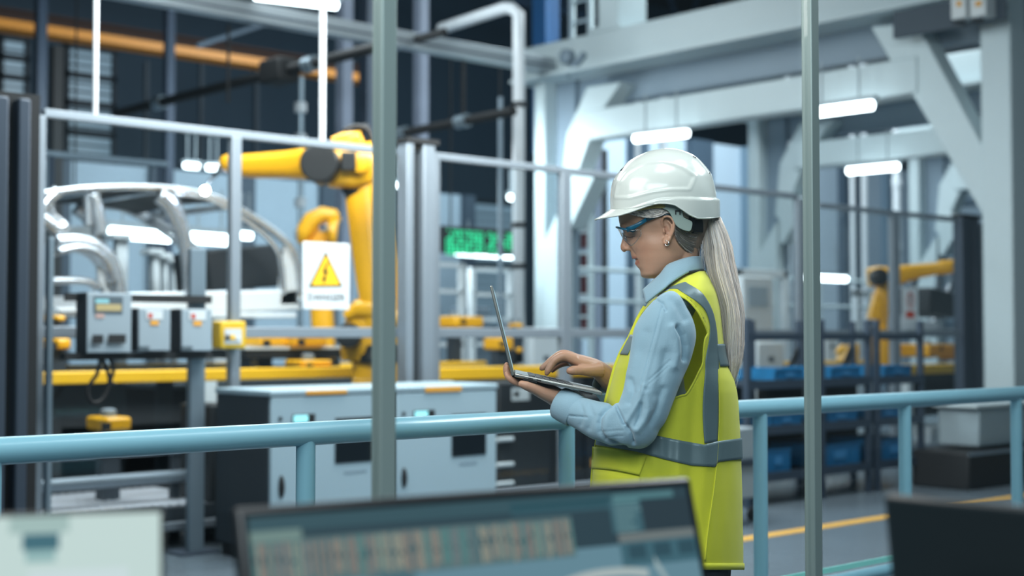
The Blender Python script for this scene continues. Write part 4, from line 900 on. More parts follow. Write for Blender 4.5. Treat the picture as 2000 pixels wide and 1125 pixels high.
def vcol(me, cols):
    ca = me.color_attributes.new('tint', 'FLOAT_COLOR', 'POINT')
    a = np.ones((len(me.vertices), 4)); a[:, :3] = cols; ca.data.foreach_set('color', a.ravel())
FOOT = hitZ(1315, 1125, 0); FOOT = Vector((Q(1315, 800).x, Q(1315, 800).y, 0))
FPY = lambda z: HZ + (CAMZ - z) * FPX / PD          # view height of a level z in her plane
# ---------- head
HEAD = [(312, 1275, 1335, .035), (325, 1250, 1358, .058), (345, 1228, 1376, .070), (370, 1214, 1386, .077), (395, 1208.5, 1389, .079),
 (410, 1207, 1388, .078), (418, 1207.5, 1387, .077), (430, 1208.5, 1385, .0745), (438, 1210, 1382, .073), (446, 1214, 1380, .070), (454, 1218.5, 1376, .068),
 (464, 1221.5, 1372, .067), (476, 1224.5, 1368, .0665), (484, 1228, 1364, .0655), (491, 1231, 1360, .064), (500, 1232.7, 1355, .0625), (506, 1236, 1350, .061),
 (509, 1241, 1348, .060), (513, 1243, 1345, .059), (517, 1242.5, 1340, .057), (521, 1244, 1335, .0555), (526, 1249.5, 1327, .053), (531, 1251, 1320, .050), (536, 1251.8, 1311, .046),
 (540, 1255, 1302, .040), (543, 1259, 1291, .031), (545.5, 1265, 1279, .016)]
SMO = [(484, 1228), (491, 1232), (500, 1236), (509, 1240.5), (517, 1244.5), (526, 1248.5), (531, 1251), (536, 1251.8)]
def hrow(py):
    xf, xb, bz = itab(HEAD, py)
    if 484 < py < 536: xf = itab(SMO, py)[0]
    return (xf + xb) / 2, (xb - xf) / 2, bz
def hpt(py, th, off=0.0):
    c, a, bz = hrow(py); ct, st = math.cos(th), math.sin(th)
    w = (abs(ct) ** 2.25 + abs(st) ** 2.25) ** (-1 / 2.25)
    x = -ct * w; y = st * w
    wid = 1 - .10 * max(0, -x) ** 2; dt = 0
    if 484 < py < 536 and x < 0: dt = (itab(HEAD, py)[0] - itab(SMO, py)[0]) * math.exp(-(y * bz / .024) ** 2)
    return (c + x * (a + off / kpx(0)) + dt, py, y * (bz * wid + off))
def hb(px, py):
    """depth offset of the head's near surface at a view point"""
    c, a, bz = hrow(py); u = max(-1, min(1, (px - c) / a)); return bz * (1 - .10 * max(0, -u) ** 2) * max(0, 1 - abs(u) ** 2.25) ** (1 / 2.25)
sk = MB()
rows = []
py = 312.0
while py <= 545.6:
    rows.append([Q(*hpt(py, 2 * PI * k / 72)) for k in range(72)]); py += 2.9
hm = sk.grid(rows, closed=True); n0 = len(sk.v) - 72
sk.f.append(tuple(range(71, -1, -1))); sk.mi.append(0); sk.f.append(tuple(range(n0, n0 + 72))); sk.mi.append(0)
psweep(sk, [(1346, 440, 0, 28, 44), (1338, 470, 0, 28, 44), (1334, 495, 0, 28.5, 44), (1333, 520, 0, 33, 45), (1330, 548, 0, 40, 50), (1328, 575, 0, 52, 80), (1328, 600, 0, 56, 130)], 24, 32)
# nose, nostril wings, lids, lips, chin, ear
psweep(sk, [(1220, 444, 0, 3, 6), (1221.5, 455, 0, 4, 7), (1221.5, 465, 0, 5.6, 8), (1220.8, 475, 0, 7.4, 10), (1220, 482, 0, 8.3, 11.5), (1220.5, 487, 0, 7, 11), (1223, 490.5, 0, 4, 7)], 16, 18)
for s in (-1, 1):
    pell(sk, 1225.5, 485.5, s * .0115, 6.5, 5.4, 5.2)
    pell(sk, 1229.5, 456.5, s * .0255, 10.5, 8.2, 9.5)
    pell(sk, 1219, 440, s * .022, 9, 5.5, 14)
up_l = [(1252.5, 501.8, .026), (1245, 502.4, .017), (1237.8, 503.2, .006), (1238, 503.6, 0), (1237.8, 503.2, -.006), (1245, 502.4, -.017), (1252.5, 501.8, -.026)]
lo_l = [(1251.5, 504.5, .024), (1247, 510.5, .016), (1244.2, 514, .006), (1244, 514.2, 0), (1244.2, 514, -.006), (1247, 510.5, -.016), (1251.5, 504.5, -.024)]
sp = smooth_path(up_l, 17); sk.sweep([Q(*p) for p in sp], [(1.2 + 2.6 * (1 - abs(p[2]) / .027)) * kpx(0) for p in sp], n=10)
sp = smooth_path(lo_l, 17); sk.sweep([Q(*p) for p in sp], [(1.2 + 3.0 * (1 - abs(p[2]) / .027)) * kpx(0) for p in sp], n=10)
pell(sk, 1260, 535, 0, 9, 8, 16)
for s in (-1, 1):
    e0 = .0715
    pts = [(1297, 446, .070), (1293.5, 437, .075), (1293.5, 429, .079), (1298, 423.5, .083), (1305, 422.5, .086), (1312, 426.5, .088), (1316, 435, .089), (1316.2, 445, .088), (1313, 456, .085), (1308.5, 465, .081), (1304.5, 472, .078), (1300.5, 475, .076), (1297.5, 471, .073), (1297.5, 464, .070)]
    sp = smooth_path(pts, 40); sk.sweep([Q(a, b, s * c) for a, b, c in sp], [(2.7 + (1.6 if 26 < i < 36 else 0)) * kpx(0) for i in range(40)], n=10)
    pell(sk, 1306, 446, s * .0705, 9, 19, 3.0, rot=.22)
    pell(sk, 1302.5, 466, s * .075, 4.6, 9, 3, rot=.2)
    pts = [(1303, 431, .082), (1309, 436, .084), (1311, 445, .084), (1308, 455, .082), (1303.5, 461, .079)]
    sp = smooth_path(pts, 16); sk.sweep([Q(a, b, s * c) for a, b, c in sp], 1.8 * kpx(0), n=8)
    pell(sk, 1297.3, 452, s * .0745, 3.2, 5, 3.5)
# ---------- near hand under the laptop
psweep(sk, [(1118, 796, .125, 22, 26), (1098, 784, .112, 20, 26), (1080, 772, .098, 18.5, 28), (1060, 764, .088, 15, 36), (1042, 756, .08, 12.5, 42), (1026, 750, .074, 10.5, 42)], 18, 20, sq=2.4)
def finger(pts, n=12):
    psweep(sk, pts, len(pts) * 4, n); q = pts[-1]; pell(sk, q[0], q[1], q[2], q[3] * .98, q[3] * .98, q[3] * .98, n=14, m=10); a = pts[-2]; pell(sk, a[0], a[1], a[2], a[3] * 1.03, a[3] * 1.03, a[3] * 1.03, n=14, m=10)
finger([(1034, 753, .112, 9), (1012, 747.5, .112, 7.8), (999, 741.5, .110, 7.2), (991.5, 734.5, .108, 6.2), (990, 730, .107, 5)])
finger([(1032, 751, .086, 9.5), (1008, 745, .083, 8), (994.5, 736, .08, 7.4), (990, 724, .078, 6.4), (990.5, 717, .078, 5)])
finger([(1032, 750, .058, 9.5), (1006, 744, .052, 8), (992.5, 734, .05, 7.2), (988.5, 721, .049, 6.4), (989.5, 712, .05, 5)])
finger([(1032, 750, .032, 8.5), (1010, 745, .024, 7), (997, 738, .02, 6.4), (991, 728, .018, 5.6), (991, 722, .018, 4.6)])
finger([(1082, 775, .122, 15), (1062, 768, .134, 12), (1044, 759, .142, 10), (1028, 753, .146, 9), (1019, 750, .147, 7.5)])
# ---------- far hand over the keys
psweep(sk, [(1236, 786, -.185, 30, 30), (1204, 756, -.15, 24, 26), (1184, 735, -.118, 20, 23), (1166, 721, -.10, 18, 25), (1146, 713, -.092, 17, 32), (1126, 705, -.09, 14, 36), (1112, 701, -.09, 11, 36)], 22, 20, sq=2.3)
finger([(1124, 703, -.060, 11), (1103, 696, -.056, 9.8), (1086, 702, -.054, 8.2), (1076, 714, -.052, 7.4), (1070, 724, -.050, 6.4), (1068, 729, -.05, 5)])
finger([(1124, 701, -.082, 11), (1100, 692.5, -.082, 9.8), (1080, 702, -.082, 8), (1068, 712, -.082, 7), (1060, 718, -.082, 6), (1057.5, 720, -.082, 4.6)])
finger([(1122, 703, -.106, 10), (1101, 700, -.108, 8.8), (1084, 708, -.108, 7.4), (1074, 717, -.108, 6.6), (1069, 724, -.108, 5)])
finger([(1124, 708, -.128, 9), (1106, 708, -.131, 7.8), (1092, 713, -.132, 6.6), (1083, 719, -.132, 5.8), (1079, 724, -.132, 4.6)])
finger([(1172, 722, -.078, 15), (1152, 723.5, -.058, 12), (1135, 723, -.045, 9.8), (1120, 723.5, -.038, 9.2), (1113, 724.5, -.036, 7.5)])
# ---------- arms, trunk and legs beneath the clothes
psweep(sk, [(1310, 600, .14, 34), (1298, 660, .165, 40), (1275, 740, .188, 36), (1255, 810, .2, 34), (1225, 830, .197, 30), (1170, 818, .165, 27), (1118, 797, .126, 22)], 26, 16)
psweep(sk, [(1310, 600, -.14, 34), (1298, 650, -.165, 40), (1270, 730, -.188, 36), (1250, 785, -.2, 32), (1228, 778, -.18, 29), (1204, 756, -.15, 24)], 22, 16)
psweep(sk, [(1330, 580, 0, 30, 90), (1302, 640, 0, 28, 110), (1288, 740, 0, 32, 90), (1285, 840, 0, 46, 90), (1308, 950, 0, 80, 125), (1312, 1040, 0, 84, 130), (1315, 1090, 0, 76, 130)], 20, 24, sq=2.4)
for s in (-1, 1):
    psweep(sk, [(1320, 1040, s * .085, 72, 66), (1318, 1180, s * .09, 62, 60), (1316, 1400, s * .09, 46, 48), (1322, 1520, s * .09, 44, 46), (1326, 1680, s * .09, 34, 36), (1326, FPY(.08), s * .09, 28, 30)], 20, 16)
    psweep(sk, [(1338, FPY(.06), s * .09, 30, 30), (1300, FPY(.05), s * .092, 30, 34), (1245, FPY(.035), s * .1, 20, 38), (1205, FPY(.03), s * .102, 14, 32)], 10, 12)
me = remeshed(sk, 0.0019, 5, .5)
co, no = me_arrays(me); X, Y, B = to_px(co); AB = np.abs(B)
def g(d, w): return np.exp(-(d / w) ** 2)
hd = (X < 1340) & (Y < 560) & (Y > 300)
disp = np.zeros(len(co))
disp -= hd * .0030 * g(pl_dist(X, Y, [(1238, 508), (1245, 506.6), (1253, 502.8)]), 1.7) * (AB < .03)
disp -= hd * .0016 * g(pl_dist(X, Y, [(1231, 484), (1236, 492), (1240, 497)]), 2.2) * (AB > .01)
disp -= hd * .0022 * g(pl_dist(X, Y, [(1221, 490.5), (1227, 490.5)]), 1.6) * (AB > .003) * (AB < .014)
disp -= hd * .0012 * g(pl_dist(X, Y, [(1221, 461), (1229, 463.5), (1238, 461)]), 1.4) * (AB > .015)
disp -= hd * .0025 * g(pl_dist(X, Y, [(1300, 445), (1303, 452)]), 3.5) * (AB > .06)
disp -= hd * .004 * g(pl_dist(X, Y, [(1270, 440), (1275, 455)]), 16) * (AB > .03)
# knuckle creases and nails
for (x, y, b) in [(1099, 694, -.06), (1082, 704, -.06), (1139, 723, -.05), (1008, 746, .1), (997, 740, .1)]:
    disp += (.0008) * g(np.hypot(X - x, Y - y), 5) * (np.abs(B - b) < .04)
co = co + no * disp[:, None]; set_co(me, co)
col = np.ones((len(co), 3))
def paint(mask, c):
    global col
    m = np.clip(mask, 0, 1)[:, None]; col = col * (1 - m) + np.array(c) * m
paint(.9 * hd * g(pl_dist(X, Y, [(1236.5, 504), (1243, 503), (1250, 504)]), 3.2) * (AB < .030), (1.0, .56, .55))
paint(.9 * hd * g(pl_dist(X, Y, [(1242.5, 515), (1246, 512), (1250, 508.5)]), 3.6) * (AB < .030), (1.0, .56, .54))
paint(.8 * hd * g(pl_dist(X, Y, [(1239, 508), (1246, 506.4), (1253.5, 502.8)]), 1.2) * (AB < .03), (.35, .2, .2))
paint(.55 * hd * g(pl_dist(X, Y, [(1216, 438), (1228, 434.5), (1240, 437)]), 2.2) * (AB > .008), (.62, .5, .4))
paint(.85 * hd * g(pl_dist(X, Y, [(1221, 461.5), (1229, 464), (1239, 461.5)]), 1.2) * (AB > .012), (.3, .22, .2))
paint(.35 * hd * g(np.hypot(X - 1256, Y - 488), 18), (1.0, .80, .76))
paint(.35 * hd * g(np.hypot(X - 1217, Y - 485), 8), (1.0, .78, .72))
paint(.5 * hd * g(pl_dist(X, Y, [(1300, 445), (1303, 453)]), 3) * (AB > .06), (.75, .5, .42))  # shade of the ear hollow put into the skin tint
for (x, y, rr) in [(1068, 727, 3.6), (1058.5, 718.5, 3), (1113, 723, 4.2), (991, 731.5, 3.2)]:
    paint(.5 * g(np.hypot(X - x, Y - y), rr), (1.15, .95, .9))
vcol(me, col)
SKIN = mat('skin', (0.53, 0.30, 0.20, 1), .45, 0, .10, 9, bump=.05, bscale=260, sss=.18, attr='tint')
body = put('person', me, SKIN, None, FOOT)
setp(body, 'woman in white hard hat and yellow hi-vis vest typing on a laptop', 'person')
# ---------- shirt
SHIRT = mat('blue_shirt_cloth', rgb(144, 177, 194), .85, 0, .05, 14, bump=.12, bscale=420, sheen=.3)
sh = MB()
TORSO = [(556, 1300, 1388, .10), (566, 1290, 1392, .135), (580, 1280, 1384, .155), (600, 1268, 1362, .165), (640, 1252, 1342, .165), (700, 1232, 1332, .15), (760, 1215, 1336, .14), (820, 1200, 1360, .14), (880, 1185, 1400, .145), (960, 1180, 1420, .16), (1060, 1180, 1425, .165), (1125, 1190, 1425, .165)]
rows = []
for i in range(60):
    yy = 556 + (1125 - 556) * i / 59; xl, xr, bz = itab(TORSO, yy); c, a = (xl + xr) / 2, (xr - xl) / 2; r = []
    for k in range(64):
        th = 2 * PI * k / 64; ct, st = math.cos(th), math.sin(th); ww = (abs(ct) ** 2.5 + abs(st) ** 2.5) ** (-1 / 2.5)
        r.append(Q(c + a * ct * ww, yy, bz * st * ww))
    rows.append(r)
sh.grid(rows, closed=True); sh.f.append(tuple(range(63, -1, -1))); sh.mi.append(0)
nn = len(sh.v) - 64; sh.f.append(tuple(range(nn, nn + 64))); sh.mi.append(0)
psweep(sh, [(1338, 538, 0, 34, 46), (1336, 552, 0, 42, 62), (1334, 572, 0, 54, 100)], 8, 32)
psweep(sh, [(1309, 584, .140, 14, 24), (1306, 598, .152, 33, 40), (1303, 622, .163, 51, 46), (1299.5, 648, .170, 60, 49), (1294, 675, .175, 60.5, 50), (1286, 705, .18, 58, 48), (1277, 735, .19, 55, 46), (1267, 770, .2, 50, 44), (1257, 800, .205, 49, 43), (1243, 832, .205, 42, 41)], 40, 36)
pell(sh, 1243, 830, .205, 46, 47, 42, n=32, m=20)
psweep(sh, [(1250, 826, .205, 44, 42), (1222, 833, .2, 43, 40), (1195, 828, .187, 41, 38), (1168, 820.5, .167, 37, 35), (1142, 811, .147, 33, 32), (1121, 801, .130, 29, 30)], 30, 32)
psweep(sh, [(1309, 590, -.140, 18, 24), (1304, 620, -.163, 46, 42), (1294, 675, -.175, 52, 48), (1277, 735, -.19, 48, 46), (1258, 780, -.2, 44, 42), (1240, 800, -.2, 40, 40), (1222, 790, -.18, 36, 36), (1206, 772, -.16, 31, 32), (1195, 758, -.14, 28, 29)], 30, 28)
me = remeshed(sh, 0.0024, 6, .5)
co, no = me_arrays(me); X, Y, B = to_px(co); nr = (B > .09).astype(float)
def cr(pl, w, d, m=1.0): return -d * g(pl_dist(X, Y, pl), w) * m
D = np.zeros(len(co))
D += cr([(1196, 790), (1182, 800), (1172, 812), (1169, 826), (1172, 843), (1183, 858), (1208, 872), (1222, 876)], 4.2, .009, nr)
D += cr([(1210, 800), (1194, 806), (1186, 818), (1184, 836), (1192, 850)], 9, -.0045, nr)
D += cr([(1206, 798), (1212, 812), (1218, 827)], 3.2, .009, nr)
D += cr([(1221, 829), (1232, 846), (1237, 866)], 3.6, .009, nr)
D += cr([(1258, 755), (1248, 785), (1236, 806), (1222, 828)], 5, -.006, nr)
D += cr([(1262, 770), (1266, 800), (1258, 822), (1244, 838)], 8, -.006, nr)
D += cr([(1252, 790), (1250, 812), (1242, 832)], 4, .005, nr)
D += cr([(1296, 760), (1284, 800), (1270, 826)], 7, .005, nr)
D += cr([(1293, 600), (1280, 650), (1262, 715), (1249, 762)], 1.5, .0022, nr)
D += cr([(1298, 600), (1285, 650), (1267, 715), (1254, 762)], 4, -.0015, nr)
D += cr([(1324, 640), (1334, 655), (1339, 675), (1337, 700)], 5, .013, nr)
D += cr([(1312, 640), (1321, 662), (1323, 690), (1316, 715)], 8, -.006, nr)
D += cr([(1300, 690), (1292, 730), (1284, 770)], 9, .004, nr)
D += cr([(1262, 650), (1252, 700), (1240, 750)], 10, .0035, nr)
D += cr([(1310, 704), (1290, 722), (1268, 742)], 2.2, .0014, nr)
D += cr([(1306, 716), (1286, 734), (1266, 752)], 2.0, .001, nr)
D += cr([(1230, 742), (1236, 765), (1228, 786)], 6, .005, nr)
D += cr([(1176, 842), (1216, 841)], 1.8, .0012, nr)
D += cr([(1186, 852), (1216, 852)], 1.8, .001, nr)
D += cr([(1113, 812), (1146, 815)], 1.6, .004, nr)
D += cr([(1150, 790), (1158, 812), (1150, 836)], 6, .003, nr)
D += cr([(1133, 786), (1140, 806), (1134, 830)], 4, .002, nr)
D += cr([(1282, 586), (1294, 592), (1300, 606)], 3, .005, nr)
D += cr([(1312, 586), (1326, 600), (1338, 622)], 8, .004, nr)
nz = np.array([noise.noise(Vector((float(x) / 26, float(y) / 46, float(b) * 14))) for x, y, b in zip(X[:], Y[:], B[:])])
D += .0026 * nz
co = co + no * D[:, None]; set_co(me, co)
shirt = put('shirt', me, SHIRT, body, FOOT, label='light blue long-sleeved shirt')
# collar
cu = smooth_path([(1256, 566, .042), (1273, 550.5, .052), (1289, 536, .060), (1303, 518.5, .064), (1320, 510.5, .064), (1344, 502.8, .056), (1362, 500.8, .034), (1369, 501.5, 0)], 30)
cl = smooth_path([(1262, 592.5, .074), (1279, 578, .094), (1297, 564, .108), (1310, 553.5, .104), (1325, 543.5, .096), (1346, 531.8, .078), (1366, 527, .046), (1374, 528, 0)], 30)
cm = MB(); full_u = [Q(*p) for p in cu] + [Q(p[0], p[1], -p[2]) for p in cu[-2::-1]]; full_l = [Q(*p) for p in cl] + [Q(p[0], p[1], -p[2]) for p in cl[-2::-1]]
rows = []
for j in range(9):
    t = j / 8; rows.append([a.lerp(b, t) + (F0 * -.004 * math.sin(PI * t)) for a, b in zip(full_u, full_l)])
cm.grid(rows)
part('collar', cm, SHIRT, shirt, smooth=True, solid=.0035)
cs = MB(); cs.sweep([Q(*p[:3]) for p in smooth_path([(1258, 572, .050), (1290, 545, .068), (1320, 522, .068), (1345, 513, .058), (1362, 511, .034)], 16)], .012, .02, n=10)
# cuffs
def cuff(pts, nm, label=None):
    m = MB(); psweep(m, pts, 14, 32, cap=False); o = part(nm, m, SHIRT, shirt, smooth=True, solid=.003, label=label); return o
cuff([(1125, 804, .131, 31.5, 32), (1117, 799, .127, 32, 32), (1105, 793, .118, 32, 32), (1095, 787.5, .110, 31, 31), (1093, 786.5, .109, 30, 30)], 'cuff')
cuff([(1204, 771, -.158, 31, 33), (1192, 757, -.138, 30, 32), (1182, 746, -.122, 27, 29)], 'cuff')
bt = MB(); pell(bt, 1109, 818, .152, 3.2, 3.2, 2); part('button', bt, mat('button_plastic', rgb(190, 210, 215), .4), shirt)
# ---------- trousers and shoes
TR = mat('dark_trouser_cloth', rgb(28, 36, 46), .9, 0, .15, 20, bump=.1, bscale=300)
tm = MB()
psweep(tm, [(1316, 980, 0, 100, 148), (1318, 1040, 0, 104, 154), (1318, 1110, 0, 104, 156), (1318, 1160, 0, 96, 150)], 10, 28, sq=2.5)
for s in (-1, 1):
    psweep(tm, [(1318, 1110, s * .085, 88, 74), (1318, 1250, s * .09, 76, 68), (1318, 1420, s * .09, 62, 58), (1324, 1560, s * .09, 56, 54), (1326, FPY(.09), s * .09, 50, 50)], 20, 24)
me = remeshed(tm, .006, 4); put('trousers', me, TR, body, FOOT)
for s in (-1, 1):
    sm = MB(); psweep(sm, [(1362, FPY(.055), s * .09, 40, 38), (1330, FPY(.06), s * .09, 46, 42), (1290, FPY(.052), s * .093, 38, 44), (1240, FPY(.042), s * .1, 30, 46), (1200, FPY(.036), s * .104, 24, 40), (1184, FPY(.034), s * .104, 14, 26)], 18, 20, sq=2.6)
    o = part('shoe', sm, mat('black_leather', rgb(22, 24, 27), .4), body, smooth=True)
    s2 = MB(); s2.prism([Q(x, FPY(0), s * .096 + b) for x, b in ((1396, -.03), (1396, .03), (1300, .038), (1215, .042), (1180, .02), (1180, -.02), (1215, -.042), (1300, -.038))], (0, 0, .022))
    part('sole', s2, mat('sole_rubber', rgb(35, 36, 38), .8), o)
# ---------- vest
VEST = [(530, 1347, 1377, .055), (538, 1334, 1382, .085), (546, 1321, 1387, .110), (556, 1308, 1391, .132), (566, 1295, 1396, .150), (575, 1284, 1399.5, .160), (590, 1268, 1403, .170), (606, 1257, 1406.5, .176), (624, 1247, 1408.5, .181),
 (640, 1240, 1410, .184), (660, 1231, 1412, .186), (689, 1214, 1415, .186), (718, 1202.5, 1422, .184), (742, 1196, 1433, .181), (765, 1190, 1439, .178), (787, 1184, 1441.5, .175), (820, 1176, 1443.5, .172), (857, 1168, 1445.5, .171), (880, 1165, 1446.5, .172), (916, 1160, 1447.5, .176), (960, 1157, 1449, .182), (1020, 1156, 1450, .188), (1075, 1158, 1451, .192), (1112, 1162, 1451, .194)]
EXP = 2.35
def vfold(px, py, b):
    f = 0.0
    if py > 560:
        amp = min(1, (py - 560) / 160)
        f += amp * .0075 * noise.noise(Vector((px / 30, py / 210, b * 9 + 3)))
        f += amp * .0035 * noise.noise(Vector((px / 13, py / 120, b * 16 + 9)))
    return f
def vpt(px, py, sgn=1, off=0.0):
    """point on the vest's near (sgn=1) or far (sgn=-1) side at a view position"""
    xl, xr, bz = itab(VEST, py); c, a = (xl + xr) / 2, (xr - xl) / 2
    u = max(-1, min(1, (px - c) / a)); b = bz * max(0, 1 - abs(u) ** EXP) ** (1 / EXP)
    f = vfold(px, py, b * sgn) * (1 - abs(u) ** 6)
    return Q(px + u * abs(u) ** 3 * off / kpx(0), py, sgn * (b + f + off * (1 - abs(u) ** 6)))
def vring(py, off=0.0, K=120, f0=0.0, f1=2 * PI):
    xl, xr, bz = itab(VEST, py); c, a = (xl + xr) / 2, (xr - xl) / 2; r = []
    for k in range(K):
        th = 2 * PI * k / K; ct, st = math.cos(th), math.sin(th); ww = (abs(ct) ** EXP + abs(st) ** EXP) ** (-1 / EXP)
        r.append(vpt(c + a * ct * ww, py, 1 if st >= 0 else -1, off))
    return r
ARMH = [(1254, 616), (1266, 600), (1279, 586), (1293, 578.5), (1306, 573), (1318, 572.5), (1330, 578), (1347, 589), (1364.7, 611), (1378, 638), (1382, 652), (1377, 664), (1374.4, 685), (1372.5, 710.5), (1364.7, 728), (1353, 751.6), (1341, 770), (1332, 773), (1314, 778), (1286, 776), (1258, 762), (1242, 738), (1237, 700), (1242, 655)]
ARMC = smooth_path(ARMH + [ARMH[0]], 110)
HIVIS = mat('hi_vis_yellow_cloth', (0.84, 0.86, 0.05, 1), .75, 0, .05, 10, bump=.10, bscale=500, sheen=.2)
nt_ = HIVIS.node_tree; pb_ = nt_.nodes['Principled BSDF']; tr_ = nt_.nodes.new('ShaderNodeBsdfTranslucent'); mx_ = nt_.nodes.new('ShaderNodeMixShader'); mx_.inputs[0].default_value = .26
nt_.links.new(pb_.inputs['Base Color'].links[0].from_socket, tr_.inputs[0]); nt_.links.new(pb_.outputs[0], mx_.inputs[1]); nt_.links.new(tr_.outputs[0], mx_.inputs[2]); nt_.links.new(mx_.outputs[0], nt_.nodes['Material Output'].inputs[0])
vm = MB(); ys = []; y = 530.0
while y < 1112: ys.append(y); y += 3.2
ys.append(1112.0); K = 200
rows = [vring(y, 0, K) for y in ys]
vm.v = [v for r in rows for v in r]
pxy = [proj(v) for v in vm.v]; bs = [PD - (v - CAM).dot(F0) for v in vm.v]
FARC = [(x if x < 1300 else 1300 + (x - 1300) * .5, y) for x, y in ARMC]
ins = [inpoly(p[0], p[1], ARMC if b > 0 else FARC) and abs(b) > .05 for p, b in zip(pxy, bs)]
for i in range(len(rows) - 1):
    for k in range(K):
        k2 = (k + 1) % K; q = (i * K + k, i * K + k2, (i + 1) * K + k2, (i + 1) * K + k)
        if sum(ins[j] for j in q) >= 2: continue
        vm.f.append(q); vm.mi.append(0)
# pull the ragged cut edge onto the armhole line
edge = set()
cnt = {}
for q in vm.f:
    for j in q: cnt[j] = cnt.get(j, 0) + 1
for j, c in cnt.items():
    if c < 4 and 2 * K < j < len(vm.v) - 2 * K:
        p = pxy[j]; best = min(ARMC if bs[j] > 0 else FARC, key=lambda a: (a[0] - p[0]) ** 2 + (a[1] - p[1]) ** 2)
        if (best[0] - p[0]) ** 2 + (best[1] - p[1]) ** 2 < 60: vm.v[j] = vpt(best[0], best[1], 1 if bs[j] > 0 else -1)
vest = part('safety_vest', vm, HIVIS, body, smooth=True, solid=.002, label='sleeveless hi-vis yellow vest with grey reflective bands')
for s in (1, -1):
    am = MB(); am.sweep([vpt(x, y, s, .001) for x, y in (ARMC if s > 0 else FARC)], .0042, .0022, n=8, cap=False); part('armhole_binding', am, HIVIS, vest, smooth=True)
hmn = MB(); hmn.grid([vring(1100, .0022, 160), vring(1106, .0032, 160), vring(1113, .0022, 160)], closed=True); part('hem', hmn, HIVIS, vest, smooth=True, solid=.002)
GREY = mat('reflective_band_cloth', rgb(104, 126, 132), .42, .15, .06, 18, bump=.05, bscale=300)
def strip(e0, e1, s, name, m, off=.003, n=60, w=9, parent=None, solid=.0012):
    a = smooth_path(e0, n); b = smooth_path(e1, n); mb = MB()
    mb.grid([[vpt(p[0] + (q[0] - p[0]) * j / (w - 1), p[1] + (q[1] - p[1]) * j / (w - 1), s, off) for p, q in zip(a, b)] for j in range(w)])
    return part(name, mb, m, parent or vest, smooth=True, solid=solid)
L1 = [(1297, 566.5), (1319.6, 564), (1330, 569), (1355, 585), (1373, 601), (1382, 617.4), (1386.5, 639), (1384, 668), (1378, 700), (1377, 730), (1373, 780), (1373, 825), (1376, 866)]
R1 = [(1305, 563), (1335, 551.6), (1345, 555), (1367.6, 569), (1380, 585), (1389, 603), (1394.5, 621), (1398.5, 646), (1400.5, 674), (1402, 700), (1403, 730), (1403.5, 779), (1403, 825), (1400.5, 862)]
for s in (1, -1): strip(L1, R1, s, 'reflective_band', GREY)
# front verticals of the bands
for s in (1, -1): strip([(1290, 575), (1272, 589), (1252, 620), (1241, 655), (1234, 700), (1229, 760), (1220, 856)], [(1300, 571), (1282, 586), (1259, 620), (1251, 655), (1244, 700), (1241, 760), (1238, 862)], s, 'reflective_band', GREY)
# waist band all round, chest band on the back
def ringband(top, bot, name, u0, u1, off=.0038, n=90):
    """band between two height curves (functions of px); angles u0..u1, 0 = back"""
    mb = MB(); rws = []
    for j in range(9):
        r = []
        for i in range(n):
            th = u0 + (u1 - u0) * i / (n - 1); ct, st = math.cos(th), math.sin(th); ww = (abs(ct) ** EXP + abs(st) ** EXP) ** (-1 / EXP)
            px = 1310 + 130 * ct * ww; py = itab(top, px)[0] + (itab(bot, px)[0] - itab(top, px)[0]) * j / 8
            xl, xr, bz = itab(VEST, py); px = (xl + xr) / 2 + (xr - xl) / 2 * ct * ww
            py = itab(top, px)[0] + (itab(bot, px)[0] - itab(top, px)[0]) * j / 8
            r.append(vpt(px, py, 1 if st >= 0 else -1, off))
        rws.append(r)
    mb.grid(rws); return part(name, mb, GREY, vest, smooth=True, solid=.0012)
ringband([(1160, 838), (1215, 842), (1274, 849), (1328, 860), (1375, 868.5), (1400, 862), (1450, 855)], [(1160, 868), (1166, 868.6), (1242, 882), (1306, 898.7), (1350, 909), (1397, 912), (1402, 902), (1450, 896)], 'reflective_band', 0, 2 * PI, n=240)
ringband([(1390, 672), (1450, 671)], [(1390, 716), (1450, 714)], 'reflective_band', -.62, .62, n=60)
ringband([(1190, 655), (1226, 653), (1250, 655)], [(1190, 689), (1226, 693), (1250, 695)], 'reflective_band', PI - .6, PI + .6, n=60)
# pocket flap, zip, side seam, collar lining
strip([(1162, 872), (1200, 877), (1263, 891)], [(1160.5, 915), (1195, 917), (1249, 928)], 1, 'pocket_flap', HIVIS, .006, 24, 9)
strip([(1161, 915), (1195, 921), (1249, 931)], [(1159, 1015), (1195, 1018), (1249, 1022)], 1, 'pocket', HIVIS, .004, 24, 9)
sm = MB(); sm.sweep([vpt(x, y, 1, .002) for x, y in smooth_path([(1402, 722), (1404, 790), (1403, 850), (1399, 912), (1393, 965), (1383, 1035), (1377, 1095)], 50)], .0016, .0026, n=6); part('side_seam', sm, HIVIS, vest, smooth=True)
sm = MB(); sm.sweep([Q(*p) for p in smooth_path([(1346, 532, .080), (1360, 529.5, .058), (1372, 530, .030), (1376, 531, 0), (1372, 530, -.03), (1346, 532, -.080)], 20)], .004, .003, n=8)
part('collar_lining', sm, mat('black_webbing', rgb(18, 26, 28), .8), vest, smooth=True)
sm = MB()
zz = [(yy, itab(VEST, yy)[0]) for yy in range(600, 1105, 12)]
sm.sweep([Q(x + .5, y, 0) for y, x in zz], .0025, .007, n=8); part('zip_placket', sm, HIVIS, vest, smooth=True)
